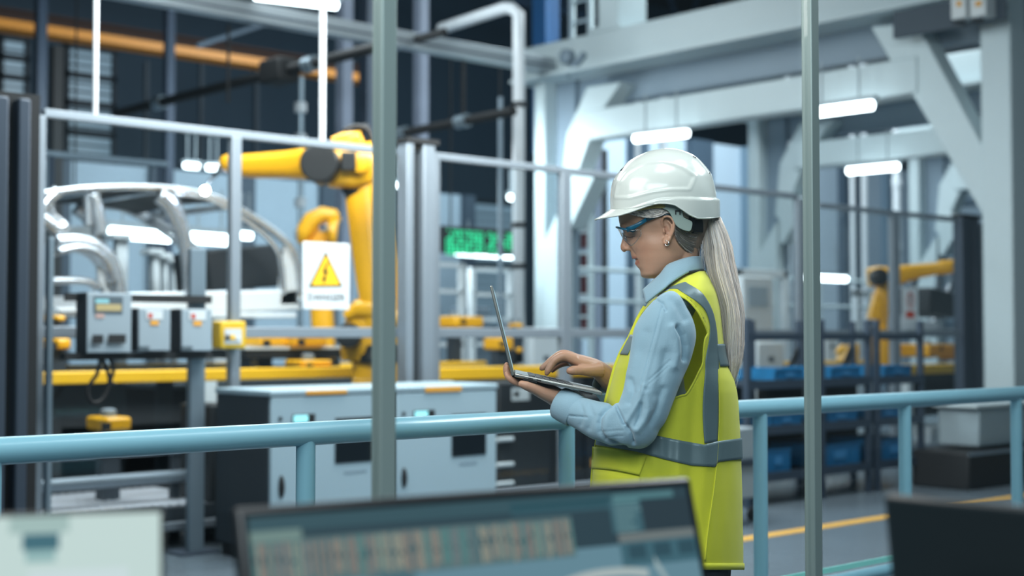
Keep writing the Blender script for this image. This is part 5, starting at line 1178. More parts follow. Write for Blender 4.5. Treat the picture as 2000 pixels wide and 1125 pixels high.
# ---------- laptop-side cuff of the far sleeve is above; hair follows
HAIRM = mat('blonde_hair', (0.96, 0.86, 0.80, 1), .38, 0, .05, 30, attr='tint', spec=.7)
hair = MB(); rows = []; hys = [314 + i * 2.6 for i in range(72)]
HL = [(1200, 300), (1208, 408), (1216, 411), (1232, 417.5), (1250, 422.5), (1266, 427), (1284, 424.5), (1293, 423), (1300, 418), (1312, 419), (1319, 428), (1320, 445), (1318, 462), (1324, 474), (1340, 486), (1352, 496), (1400, 500), (1420, 300)]
for y in hys: rows.append([Q(*hpt(y, 2 * PI * k / 120, .0035)) for k in range(120)])
hair.v = [v for r in rows for v in r]
for i in range(len(rows) - 1):
    for k in range(120):
        k2 = (k + 1) % 120; q = (i * 120 + k, i * 120 + k2, (i + 1) * 120 + k2, (i + 1) * 120 + k)
        c = sum((hair.v[j] for j in q), Vector()) / 4; p = proj(c)
        if inpoly(p[0], p[1], HL): hair.f.append(q); hair.mi.append(0)
hcap = len(hair.v)
psweep(hair, [(1368, 436, 0, 10, 12), (1384, 430, 0, 16, 16), (1393, 446, 0, 16, 16), (1401, 480, 0, 22, 20), (1407, 520, 0, 23, 20), (1418, 570, 0, 21, 20), (1429, 620, 0, 18, 18), (1431, 670, 0, 15, 16), (1431, 705, 0, 11, 16), (1430, 728, 0, 4, 6)], 40, 16)
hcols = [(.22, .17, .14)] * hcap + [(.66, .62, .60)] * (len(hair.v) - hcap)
LE = [(422, 1368), (440, 1370), (461, 1372), (496, 1375), (534, 1382), (566, 1394), (598, 1405), (637, 1409), (675, 1410.5), (707, 1417), (746, 1425)]
RE = [(422, 1405), (451, 1419), (483, 1430), (509, 1434), (537, 1441), (573, 1448), (617, 1454), (672, 1453), (698, 1449), (730, 1440), (749, 1433)]
def strand(pts, r, c, n=5):
    hair.sweep(pts, [r * (1 - .75 * (i / (len(pts) - 1)) ** 3) for i in range(len(pts))], n=n); hcols.extend([c] * (len(pts) * n))
rng = random.Random(3)
def hc(d=1.0):
    v = rng.uniform(.62, 1.16) * d; w = rng.uniform(-.05, .05); return (v * (1 + w), v, v * (1 - w * 1.2))
for i in range(1050):
    u = rng.random(); an = rng.uniform(0, 2 * PI); rad = math.sqrt(rng.uniform(.60, 1.06))
    uu, vv = rad * math.cos(an), rad * math.sin(an); y1 = rng.uniform(640, 752) if rng.random() < .45 else rng.uniform(715, 752)
    ph = rng.uniform(0, 6); am = rng.uniform(0, 2.2); pts = []; m = 22; u2 = max(-1, min(1, uu + rng.uniform(-.5, .5)))
    for j in range(m):
        t = j / (m - 1); y = 424 + (y1 - 424) * t; l = itab(LE, y)[0]; r = itab(RE, y)[0]; q = uu + (u2 - uu) * t
        x = (l + r) / 2 + (r - l) / 2 * q * .97 + am * math.sin(y / 34 + ph); bb = vv * min(28, (r - l) / 2) * kpx(0) * math.sqrt(max(.05, 1 - q * q * .6))
        pts.append(Q(x, y, bb))
    pts.insert(0, Q(1376 + uu * 8, 428 + vv * 4, vv * .010))
    strand(pts, rng.uniform(.0004, .0010), hc(.98 + .16 * math.sin(an * 5 + 1) + .10 * math.sin(an * 11) - (.18 if uu < -.3 else 0)))
for i in range(46):       # flyaways
    s0 = rng.uniform(470, 700); side = rng.random() < .75; x0 = (itab(RE, s0)[0] if side else itab(LE, s0)[0]) - (4 if side else -3)
    L = rng.uniform(30, 75); dx = rng.uniform(1, 9) * (1 if side else -1); ph = rng.uniform(0, 6); bb = rng.uniform(-.015, .02)
    end = s0 + L
    strand([Q(x0 + (itab(RE if side else LE, min(end, 740))[0] - itab(RE if side else LE, s0)[0]) * t + dx * math.sin(t * 2.2), s0 + L * t, bb) for t in [k / 9 for k in range(10)]], .00035, hc(1.1), 4)
def nb(px, py):
    if py < 440: return 0
    c = 1346 - 8 * min(1, (py - 440) / 30) - 4 * max(0, min(1, (py - 470) / 25)); u = (px - c) / 28.5
    return .0506 * math.sqrt(max(0, 1 - u * u))
def onhead(px, py, s, off): return Q(px, py, s * (max(hb(px, py), nb(px, py)) + off))
nap = []; top_ = [(1312, 426), (1330, 428), (1345, 430), (1360, 432), (1374, 434)]; low_ = [(1315, 452), (1322, 472), (1334, 486), (1350, 498), (1366, 503)]
tt, ll = smooth_path(top_, 24), smooth_path(low_, 24)
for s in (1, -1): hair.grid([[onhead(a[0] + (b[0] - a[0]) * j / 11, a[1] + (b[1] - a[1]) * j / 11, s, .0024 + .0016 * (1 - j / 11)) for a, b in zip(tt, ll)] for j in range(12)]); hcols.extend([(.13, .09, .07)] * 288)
for s in (1, -1):
    lowc = smooth_path([(1211, 409), (1232, 418.5), (1252, 423.5), (1270, 426), (1288, 422.5), (1302, 416), (1325, 420), (1350, 430)], 18)
    upc = smooth_path([(1213, 392), (1236, 396), (1256, 402), (1275, 404), (1292, 402), (1306, 400), (1330, 406), (1352, 420)], 18)
    for i in range(90):
        u = rng.random(); sh_ = rng.uniform(-2, 2)
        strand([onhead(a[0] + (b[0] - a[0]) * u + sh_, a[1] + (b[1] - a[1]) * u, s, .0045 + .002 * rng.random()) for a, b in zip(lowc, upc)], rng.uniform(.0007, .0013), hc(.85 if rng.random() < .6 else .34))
    lowc = smooth_path([(1318, 456), (1325, 473), (1338, 487), (1352, 496), (1362, 496), (1369, 474), (1377, 446)], 16)
    upc = smooth_path([(1319, 430), (1330, 434), (1342, 438), (1352, 440), (1362, 440), (1370, 438), (1378, 432)], 16)
    for i in range(150):
        u = rng.random()
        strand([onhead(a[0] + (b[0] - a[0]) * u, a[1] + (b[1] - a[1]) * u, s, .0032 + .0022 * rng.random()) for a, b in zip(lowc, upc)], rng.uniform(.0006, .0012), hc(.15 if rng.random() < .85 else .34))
    for i in range(9):      # loose wisps by the ear and nape
        x0 = rng.uniform(1318, 1326); L = rng.uniform(14, 42)
        strand([Q(x0 - 1.5 * t + rng.uniform(-.3, .3), 452 + L * t, s * (.067 - .012 * t)) for t in [k / 7 for k in range(8)]], .00035, hc(1.1), 4)
    for i in range(7):
        x0 = rng.uniform(1366, 1378); L = rng.uniform(40, 100)
        strand([Q(x0 + 4 * math.sin(t * 2 + i), 455 + L * t, s * (.012 + .012 * t)) for t in [k / 7 for k in range(8)]], .0004, hc(1.15), 4)
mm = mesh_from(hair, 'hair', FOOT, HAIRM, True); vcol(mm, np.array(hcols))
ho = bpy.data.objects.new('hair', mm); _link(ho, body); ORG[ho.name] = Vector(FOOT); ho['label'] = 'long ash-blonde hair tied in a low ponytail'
tie = MB(); tie.sweep([Q(1377 + 9 * math.cos(a) * .5, 431 + 9 * math.sin(a), .016 * math.cos(a)) for a in [2 * PI * k / 16 for k in range(17)]], .003, n=8, cap=False)
part('hair_tie', tie, mat('black_webbing', rgb(18, 26, 28), .8), ho, smooth=True)
# ---------- hard hat
WH = mat('white_helmet_plastic', rgb(216, 223, 218), .2, 0, .015, 8, coat=.25)
fr = smooth_path([(1193.5, 408), (1193, 390), (1194, 374), (1198, 354), (1210.6, 335), (1228, 317), (1248, 305.4), (1271, 296.6), (1298, 292)], 60)
bk = smooth_path([(1399, 421), (1399, 404), (1398.5, 389.5), (1397, 374), (1392.5, 354), (1387, 338), (1371, 319), (1355, 305.5), (1338, 297.6), (1318, 292.7), (1298, 292)], 60)
sd = smooth_path([(.108, 404), (.1085, 392), (.1075, 374), (.103, 354), (.093, 334), (.075, 314), (.05, 301), (.025, 294), (0, 292)], 60)
RIM = [(1190, 408), (1224, 409), (1244, 405.5), (1267, 400), (1287, 397), (1302, 397), (1318, 400), (1332, 409), (1346, 419), (1360, 425), (1381, 425), (1410, 420)]
BANDL = [(1190, 409), (1215, 409), (1232, 407), (1260, 397), (1287, 389.5), (1326, 386.6), (1410, 389.5)]
HC = 1298.0
PANEL = [(1202, 386), (1232, 386.5), (1275, 374.5), (1306, 370.5), (1347, 370), (1358, 344.5), (1338, 330), (1316, 320), (1295, 315.5), (1267, 318), (1248, 324.5), (1225, 338), (1206, 362), (1202, 386)]
PH = 192; hat = MB(); rows = []; rimrow = []
def hatp(i, ph):
    """row i (0 rim .. 59 crown), ph = 0 front"""
    c, s = math.cos(ph), math.sin(ph); e = fr[i] if c > 0 else bk[i]; w = c * c
    ex = 2.3; ww = (abs(c) ** ex + abs(s) ** ex) ** (-1 / ex) if i < 40 else 1 + ((abs(c) ** ex + abs(s) ** ex) ** (-1 / ex) - 1) * (59 - i) / 19
    x = HC - (HC - e[0]) * abs(c) * ww * (1 if c > 0 else 1) if c > 0 else HC + (e[0] - HC) * abs(c) * ww
    y = e[1] * w + sd[i][1] * (1 - w); b = sd[i][0] * s * ww
    return x, y, b
for i in range(60):
    r = []
    for k in range(PH):
        ph = 2 * PI * k / PH; x, y, b = hatp(i, ph); x0, y0, _ = hatp(0, ph)
        t = i / 59; y += (itab(RIM, x0)[0] - y0) * (1 - t) ** 4
        bl = itab(BANDL, x)[0]; out = 0
        st = min(1, max(0, (y - bl) / 2.2 + .5)); back = max(0, (x - HC) / 100)
        out += st * (.0016 + .0055 * back)
        r.append((x, y, b, out))
    rows.append(r)
arr = np.array(rows); X, Y = arr[:, :, 0], arr[:, :, 1]
d = pl_dist(X, Y, PANEL); inn = pip(X, Y, PANEL)
side = np.clip((np.abs(arr[:, :, 2]) - .02) / .03, 0, 1)
out = arr[:, :, 3] + side * (.0016 * np.exp(-(d / 2.2) ** 2) - .0016 * inn * (1 - np.exp(-(d / 3) ** 2)))
# crest ridges along the top
out += .003 * np.exp(-((np.abs(arr[:, :, 2]) - .0) / .022) ** 2) * np.clip((330 - Y) / 25, 0, 1) * 0.6
W = [[Q(*arr[i, k, :3]) for k in range(PH)] for i in range(60)]
cen = Q(HC, 385, 0); G = []
for i in range(60):
    r = []
    for k in range(PH):
        v = W[i][k]; c, s = math.cos(2 * PI * k / PH), math.sin(2 * PI * k / PH)
        dirv = (v - Q(HC, min(400, arr[i, k, 1] + 18), 0)); dirv.z *= 1.0; dirv = dirv.normalized() if dirv.length > 1e-5 else Vector((0, 0, 1))
        r.append(v + dirv * float(out[i, k]))
    G.append(r)
hat.grid(G, closed=True)
# visor: rows running outwards from the rim
vis = []; span = [k for k in range(-42, 43)]
for j in range(9):
    t = j / 8; r = []
    for k in span:
        ph = 2 * PI * k / PH; e = max(0, math.cos(ph * 1.14)) ** 1.25; x, y, b, _ = rows[0][k % PH]
        base = G[0][k % PH]
        p = Q(x - 31 * e * t, y + (19 * e) * (t ** .85) + 2.0 * t * min(1, e * 3), b * (1 + .05 * e * t))
        r.append(base.lerp(p, 1) if j else base)
    vis.append(r)
hat.grid(vis)
hard = part('hard_hat', hat, WH, body, smooth=True, solid=.0028, label='white hard hat with short visor')
lip = MB(); lip.sweep([v for v in vis[-1]], .0021, n=8); part('visor_edge', lip, WH, hard, smooth=True)
rl = MB(); rl.sweep([G[0][k % PH] for k in range(42, 151)], .0019, n=8); part('rim_edge', rl, WH, hard, smooth=True)
DK = mat('dark_gap', rgb(20, 24, 26), .7)
for (x0, y0, x1, y1, b) in [(1212, 333.5, 1220, 327.5, .010)]:
    v = MB(); v.sweep([Q(x0, y0, b + .02), Q(x1, y1, b + .018)], .0012, .0022, n=6); part('vent_slot', v, DK, hard)
for (x, y) in [(1352, 307.5), (1355, 307), (1357.5, 308.5), (1380, 340), (1383.5, 338), (1386, 339)]:
    v = MB(); pell(v, x, y, .030, 1.2, 2.4, 1.6, rot=-.3); part('vent_slot', v, DK, hard)
ST = mat('helmet_strap_plastic', rgb(150, 168, 162), .45, 0, .03)
for s in (1, -1):
    poly = [(1288, 392), (1294, 406.5), (1303, 411), (1309, 418), (1314, 428), (1319, 438), (1327, 446), (1343.6, 452), (1350, 448), (1352, 434), (1342, 428), (1335, 424), (1333.5, 414), (1330, 402), (1320, 392)]; poly = smooth_path(poly, 48)
    a = [Q(x, y, s * (.090 - .00028 * max(0, x - 1320))) for x, y in poly]; v = MB(); v.prism(a, F0 * (-.003 * s)); part('suspension_strap', v, ST, hard, bevel=.001)
    if s > 0:
        for (x0, x1, y0, y1) in [(1318.5, 1329, 411, 413.4), (1318.5, 1320.8, 411, 419), (1326.8, 1329, 411, 419)]:
            v = MB(); v.obox(Q((x0 + x1) / 2, (y0 + y1) / 2, .0905), R0 * ((x1 - x0) / 2 * kpx(0)), F0 * .002, Vector((0, 0, (y1 - y0) / 2 * kpx(0)))); part('strap_clip', v, DK, hard)
v = MB(); v.sweep([Q(*p) for p in smooth_path([(1345, 436, .074), (1357, 440, .055), (1366, 444, .03), (1369, 446, 0), (1366, 444, -.03), (1357, 440, -.055), (1345, 436, -.074)], 24)], .006, .017, n=12, sq=3, B=None)
part('nape_ratchet', v, mat('black_plastic', rgb(16, 18, 20), .45), hard, smooth=True)
v = MB(); psweep(v, [(1352, 442, .062, 14, 6), (1368, 442, .048, 15, 8)], 4, 16, sq=3.5); part('ratchet_knob', v, mat('black_plastic', rgb(16, 18, 20), .45), hard, smooth='auto')
v = MB(); sp = [(1222, 411, .048), (1240, 408, .068), (1262, 403.5, .083), (1285, 401, .091), (1299, 402.5, .0915)]
for s in (1, -1): v.sweep([Q(a, b, s * c) for a, b, c in smooth_path(sp, 14)], .0016, .006, n=8)
v.sweep([Q(a, b, c) for a, b, c in smooth_path([(1222, 408, .046), (1207, 411, .025), (1203, 412, 0), (1207, 411, -.025), (1222, 408, -.046)], 14)], .0016, .006, n=8)
part('sweatband', v, mat('sweatband_foam', rgb(176, 160, 96), .9), hard, smooth=True)
# ---------- safety glasses
BLUE = mat('teal_blue_plastic', rgb(6, 92, 122), .3); DTEAL = mat('dark_teal_plastic', rgb(8, 52, 66), .35)
fm = MB(); fp = smooth_path([(1226, 449, .058), (1215, 446.5, .048), (1206.5, 444.5, .024), (1205, 444, 0), (1206.5, 444.5, -.024), (1215, 446.5, -.048), (1226, 449, -.058)], 28)
fm.sweep([Q(*p) for p in fp], .0036, .0024, n=8, B=None)
glasses = part('safety_glasses', fm, BLUE, body, smooth=True, label='clear safety glasses with teal blue frame')
for s in (1, -1):
    v = MB(); v.sweep([Q(a, b, s * c) for a, b, c in [(1224, 449, .0575), (1232, 446.5, .064), (1244, 440, .0690), (1263, 428.5, .0745)]], [.0058, .0062, .0048, .0042], .0016, n=8, B=F0, sq=3)
    part('temple_arm', v, BLUE, glasses, smooth=True)
    v = MB(); v.sweep([Q(a, b, s * c) for a, b, c in [(1262, 429, .0745), (1280, 422.5, .079), (1296, 418.5, .081), (1312, 422, .080), (1322, 432, .077)]], [.0050, .0044, .0038, .0030, .002], .0014, n=8, B=F0, sq=3)
    part('temple_tip', v, DTEAL, glasses, smooth=True)
    v = MB(); v.sweep([Q(a, b, s * c) for a, b, c in [(1229, 449, .0645), (1236, 452, .066), (1242, 448, .0685)]], .003, .0014, n=8, B=F0); part('hinge', v, DTEAL, glasses, smooth=True)
LENS = clear('clear_lens', (.99, .995, 1, 1), .06, .03)
ln = MB(); tp = smooth_path([(1251, 448, .0755), (1240, 447, .071), (1227, 447.5, .061), (1215, 446, .049), (1207, 445, .025), (1205.3, 444.5, 0)], 24)
bt_ = smooth_path([(1252.5, 458, .0755), (1243, 471, .070), (1233, 479.5, .061), (1224, 473, .046), (1216, 464, .028), (1212.5, 456, 0)], 24)
tpf = tp + [(a, b, -c) for a, b, c in tp[-2::-1]]; btf = bt_ + [(a, b, -c) for a, b, c in bt_[-2::-1]]
ln.grid([[Q(*[p[i] + (q[i] - p[i]) * t / 6 for i in range(3)]) for p, q in zip(tpf, btf)] for t in range(7)])
part('lens', ln, LENS, glasses, smooth=True, solid=.0016)
v = MB(); v.sweep([Q(*p) for p in btf], .0009, n=6); v.sweep([Q(*tpf[0]), Q(*btf[0])], .0009, n=6); part('lens_rim', v, clear('lens_rim_gloss', (.82, .86, .88, 1), .35, .1), glasses, smooth=True)
v = MB()
for s in (1, -1): v.sweep([Q(1217, 455, s * .012), Q(1222, 465, s * .016), Q(1225, 470, s * .018)], .0022, n=8)
parts('nose_pad', v, clear('lens_rim_gloss'), glasses, smooth=True)
# ---------- earrings
for s in (1, -1):
    v = MB(); v.sweep([Q(1302.5 + 3.6 * math.cos(a), 475 + 5 * math.sin(a), s * (.080 + .0025 * math.cos(a))) for a in [2 * PI * k / 20 for k in range(21)]], .0013, n=8, cap=False)
    part('earring', v, mat('silver_metal', rgb(225, 228, 230), .12, 1.0), body, smooth=True)
# ---------- eyelashes
v = MB()
for k in range(18):
    x = 1219 + k * 1.05; v.sweep([Q(x, 462 + .6 * math.sin(k * .2), .0305 + k * .0006), Q(x - 1.6, 464.6, .034 + k * .0006)], .00028, n=4)
parts('eyelash', v, mat('dark_gap'), body)
# ================================================================== LAPTOP
ALU = mat('laptop_aluminium', rgb(170, 172, 168), .3, .85, .03); KEY = mat('key_plastic', rgb(52, 56, 60), .5)
NB, FB = .150, -.160           # near and far edges
lap0 = Q(1006, 731, 0)
def lq(px, py, b):             # a point of the laptop: its outline belongs to the near edge
    r = P(px, py, PD - NB); return r + F0 * (NB - b)
h0, h1 = lq(1006, 728.5, NB), lq(1177, 766, NB)
axl = (h1 - h0); Ll = axl.length; axl.normalize(); nrm = F0.cross(axl).normalized()
if nrm.z < 0: nrm = -nrm
laptop = thing('laptop', 'open thin silver laptop held in both hands of the woman', 'laptop', h0 + F0 * ((NB - FB) / 2))
def lbox(mb, u0, u1, b0, b1, n0, n1):
    o = h0 + F0 * NB; vs = [h0 + axl * u + F0 * (NB - b) + nrm * n for n in (n0, n1) for b in (b0, b1) for u in (u0, u1)]
    return mb.add(vs, [(0, 2, 3, 1), (4, 5, 7, 6), (0, 1, 5, 4), (2, 6, 7, 3), (0, 4, 6, 2), (1, 3, 7, 5)])
m = MB(); lbox(m, 0, Ll, NB, FB, -.0080, 0); base = part('laptop_base', m, ALU, laptop, bevel=.0025)
m = MB()
for r in range(6):
    for c in range(14):
        u = .030 + r * .0165; b = NB - .022 - c * .0193
        lbox(m, u, u + .0145, b, b - .0170, .0002, .0014)
part('keyboard', m, KEY, base)
m = MB(); lbox(m, Ll - .075, Ll - .012, NB - .1, NB - .21, .0002, .0006); part('touchpad', m, mat('touchpad_grey', rgb(140, 143, 142), .35, .5), base)
m = MB()
for u in (.030, .048): lbox(m, u, u + .010, NB + .0004, NB - .002, -.0058, -.0032)
parts('side_port', m, DK, base)
m = MB(); lbox(m, Ll - .05, Ll - .02, NB + .0, NB - .02, -.0108, -.0080); lbox(m, .02, .05, NB, NB - .02, -.0108, -.0080); parts('rubber_foot', m, mat('black_plastic'), base)
s0 = P(1001, 730, PD - NB); s1 = P(958.8, 558, PD - NB); sx = (s1 - s0); SL = sx.length; sx.normalize(); sn = F0.cross(sx).normalized()
if sn.dot(R0) < 0: sn = -sn
def sbox(mb, u0, u1, b0, b1, n0, n1):
    vs = [s0 + sx * u + F0 * (NB - b) + sn * n for n in (n0, n1) for b in (b0, b1) for u in (u0, u1)]
    return mb.add(vs, [(0, 2, 3, 1), (4, 5, 7, 6), (0, 1, 5, 4), (2, 6, 7, 3), (0, 4, 6, 2), (1, 3, 7, 5)])
m = MB(); sbox(m, -.004, SL, NB, FB, -.003, .003); lid = part('laptop_lid', m, ALU, laptop, bevel=.002)
m = MB(); sbox(m, .010, SL - .008, NB - .008, FB + .008, .0031, .0036); part('laptop_screen', m, em('laptop_screen_light', rgb(150, 190, 205), .8), lid)
m = MB(); a = s0 + F0 * .03 + sn * .001 - sx * .003; m.rod(a, a + F0 * (NB - FB - .06), .0045, 12); part('hinge_bar', m, mat('black_plastic'), base, smooth=True)
# ================================================================== HANDRAIL, GLASS AND DESKS
RB = mat('handrail_blue_paint', rgb(132, 184, 202), .35, 0, .03, 3, coat=.2); YH = 2.6
x0, x1 = hitY(-260, 880, YH).x, hitY(2300, 760, YH).x
hr = thing('handrail', 'light blue round handrail with posts behind the woman', 'handrail', ((x0 + x1) / 2, YH, 0))
m = MB(); m.rod((x0, YH, 1.10), (x1, YH, 1.10), .0265, 28); part('top_rail', m, RB, hr, smooth='auto')
m = MB(); m.rod((x0, YH, .545), (x1, YH, .545), .021, 20); part('knee_rail', m, RB, hr, smooth='auto')
for px in (-20, 597, 1107, 1485, 1768, 1986, 2170):
    x = hitY(px, 900, YH).x; m = MB(); m.rod((x, YH, 0), (x, YH, 1.085), .0215, 20); part('post', m, RB, hr, smooth='auto')
    m = MB(); m.lathe((x, YH, 0), (0, 0, 1), [(0, .06), (.008, .06)], 20); part('base_flange', m, RB, hr)
m = MB(); xs_ = hitY(1450, 1120, YH - .02).x; m.box(xs_, x1, YH - .012, YH - .006, .575, .592); part('edge_strip', m, mat('aqua_glow_paint', rgb(150, 236, 226), .2, 0, .02), hr)  # aqua paint stands in for the reflected teal glow above the knee rail
m = MB(); m.box(x0, x1, YH + .03, YH + .04, .0, .12); part('toe_board', m, RB, hr)
# glass wall: panes and the upright joints between them
YG = 1.6; JT = mat('glass_joint_profile', rgb(138, 156, 154), .4, .2, .03)
GP = clear('window_glass', (.985, .996, .995, 1), .035, .0)
xa, xb = hitY(750, 600, YG).x, hitY(1586, 600, YG).x; pw = xb - xa
for i, x in enumerate((xa - pw, xa, xb, xb + pw)):
    w_ = .0135 if i != 2 else .0125
    m = MB(); m.box(x - w_, x + w_, YG - .012, YG + .012, 0, 3.0); struct('trim_%d' % (40 + i), m, JT, bevel=.002)
for i in range(3):
    x = xa - pw + pw * i; m = MB(); m.box(x + .014, x + pw - .014, YG - .004, YG + .004, .04, 3.0); struct('window_%d' % (4 + i), m, GP)
# desks
DK_ = mat('desk_top', rgb(120, 124, 126), .5, 0, .05)
def frame_of(tl, tr, tilt):
    ax = (tr - tl); ax.z = 0; W = ax.length; ax.normalize(); n = Vector((ax.y, -ax.x, 0))
    if n.dot(F0) > 0: n = -n                     # towards the camera
    up = (Vector((0, 0, 1)) * math.cos(tilt) - n * math.sin(tilt)); nn = ax.cross(up).normalized()
    if nn.dot(F0) > 0: nn = -nn
    return tl, ax, up, nn, W
def fb(mb, fr, u0, u1, v0, v1, n0, n1):
    o, ax, up, nn, W = fr
    vs = [o + ax * u - up * v + nn * n for n in (n0, n1) for v in (v0, v1) for u in (u0, u1)]
    return mb.add(vs, [(0, 2, 3, 1), (4, 5, 7, 6), (0, 1, 5, 4), (2, 6, 7, 3), (0, 4, 6, 2), (1, 3, 7, 5)])
BZ = mat('monitor_bezel', rgb(14, 20, 24), .4); DESKZ = .73
def monitor(fr, label, H, front, zdesk=DESKZ):
    o, ax, up, nn, W = fr; c = o + ax * W / 2 - up * H / 2 - nn * .1; p = thing('desk_monitor', label, 'monitor', (c.x, c.y, zdesk))
    m = MB(); fb(m, fr, 0, W, 0, H, -.018, 0); h = part('housing', m, BZ, p, bevel=.006)
    m = MB(); fb(m, fr, W * .25, W * .75, H * .3, H * .8, -.045, -.018); part('rear_bulge', m, BZ, p, bevel=.01)
    b0 = o + ax * W / 2 - up * H * .55 - nn * .06; m = MB(); m.sweep([b0, Vector((b0.x, b0.y, zdesk + .015)) - Vector((nn.x, nn.y, 0)) * .02], .02, .03, n=14); part('stand_neck', m, BZ, p, smooth='auto')
    m = MB(); m.lathe((b0.x, b0.y, zdesk), (0, 0, 1), [(0, .12), (.008, .12), (.012, .11)], 32); part('stand_foot', m, BZ, p, smooth='auto')
    return p
# centre monitor
frC = frame_of(P(458, 990, 1.28), P(1350, 929, 1.56), math.radians(16)); HC_ = .33
pc = monitor(frC, 'centre monitor in the foreground showing a dark timeline program', HC_, True)
Wc = frC[4]; b_ = .011
UI = []      # u0,u1,v0,v1 as fractions of the lit area, colour, depth step
def ui(u0, u1, v0, v1, c, k=1): UI.append((u0, u1, v0, v1, c, k))
ui(0, 1, 0, 1, (112, 158, 176), 0)
ui(0, 1, 0, .19, (24, 62, 76)); ui(0, .80, .0, .05, (44, 88, 100), 2); ui(.55, .80, .015, .06, (50, 98, 112), 2); ui(.86, 1, .04, .15, (18, 50, 64), 2)
rr = random.Random(11); cols = [(176, 164, 144), (96, 150, 146), (156, 138, 126), (74, 146, 144), (124, 136, 138), (178, 174, 152), (88, 120, 126), (164, 142, 126)]
ui(0, .69, .075, .215, (92, 126, 130), 2)
for i in range(94):
    u = .004 + i * .0073; ui(u, u + .0045, .08 + rr.random() * .012, .19 + rr.random() * .024, cols[(i // 3 + rr.randint(0, 2)) % len(cols)], 3)
for i in range(0, 94, 2):
    u = .004 + i * .0073; ui(u, u + .006, .12 + rr.random() * .03, .128 + rr.random() * .03, (50, 82, 90), 4)
ui(0, .10, .045, .08, (126, 158, 152), 3)
ui(.79, .87, .03, .15, (58, 108, 122), 3); ui(.80, .865, .02, .045, (100, 154, 160), 4); ui(.80, .96, .01, .035, (84, 138, 146), 5)
for i in range(7): ui(.80, .80 + .03 + .04 * rr.random(), .055 + i * .014, .061 + i * .014, (120, 164, 170), 5)
ui(.80, 1, .152, .185, (122, 134, 134), 3)
ui(.80, 1, .185, .27, (60, 112, 128), 3)
for i in range(3): ui(.82 + i * .065, .865 + i * .065, .195, .245, (30, 80, 96), 4)
ui(.22, .32, .215, .25, (70, 118, 134), 2); ui(.02, .12, .235, .27, (74, 146, 196), 3); ui(.0, .25, .225, .3, (150, 176, 178), 2); ui(.12, .26, .24, .29, (60, 96, 108), 3)
# a pale car outline on the screen
lit = MB(); ucol = []
o, ax, up, nn, W = frC; Lw, Lh = W - 2 * b_, HC_ - 2 * b_ - .012
def scr(u, v, n): return o + ax * (b_ + u * Lw) - up * (b_ + v * Lh) + nn * n
for (u0, u1, v0, v1, c, k) in UI:
    n = .0006 + .00025 * k; lit.add([scr(u0, v0, n), scr(u1, v0, n), scr(u1, v1, n), scr(u0, v1, n)], [(0, 1, 2, 3)]); ucol += [[lin(q) for q in c]] * 4
def ribbon(pts, w, c, k):
    sp = smooth_path(pts, 40); n = .0006 + .00025 * k; vs = []
    for i, (u, v) in enumerate(sp): vs += [scr(u, v - w / 2, n), scr(u, v + w / 2, n)]
    lit.add(vs, [(2 * i, 2 * i + 2, 2 * i + 3, 2 * i + 1) for i in range(len(sp) - 1)]); ucol.extend([[lin(q) for q in c]] * len(vs))
ribbon([(.52, .42), (.58, .35), (.65, .305), (.72, .285), (.80, .285), (.86, .30)], .030, (196, 214, 214), 6)
ribbon([(.58, .42), (.64, .37), (.72, .345), (.80, .345), (.88, .37)], .022, (156, 186, 190), 5)
ribbon([(.88, .26), (.895, .30), (.91, .35), (.93, .42)], .04, (176, 202, 206), 7)
SCRM = em('screen_image', (1, 1, 1, 1), .62, attr='tint')
me = mesh_from(lit, 'screen', ORG[pc.name], SCRM, False); vcol(me, np.array(ucol)); ob = bpy.data.objects.new('screen', me); _link(ob, pc); ORG[ob.name] = ORG[pc.name]
# left monitor: white document
frL = frame_of(P(-360, 1014, 1.17), P(322, 999, 1.25), math.radians(14)); HL_ = .30
pl = monitor(frL, 'left monitor in the foreground showing a pale document', HL_, True)
o, ax, up, nn, W = frL; Lw, Lh = W - 2 * .004, HL_ - 2 * .004
lit = MB(); ucol = []; b_ = .004
UI = []; ui(0, 1, 0, 1, (192, 214, 210), 0); ui(.54, .72, 0, .05, (156, 184, 180), 1); ui(.0, .50, .06, 1, (202, 218, 220), 1); ui(.58, .69, .052, .10, (44, 98, 112), 3); ui(.59, .68, .10, .135, (140, 178, 178), 2)
ui(.60, .9, .16, .30, (200, 218, 220), 2)
for (u0, u1, v0, v1, c, k) in UI:
    n = .0006 + .00025 * k; lit.add([scr(u0, v0, n), scr(u1, v0, n), scr(u1, v1, n), scr(u0, v1, n)], [(0, 1, 2, 3)]); ucol += [[lin(q) for q in c]] * 4
me = mesh_from(lit, 'screen', ORG[pl.name], em('document_image', (1, 1, 1, 1), .95, attr='tint'), False); vcol(me, np.array(ucol)); ob = bpy.data.objects.new('screen', me); _link(ob, pl); ORG[ob.name] = ORG[pl.name]
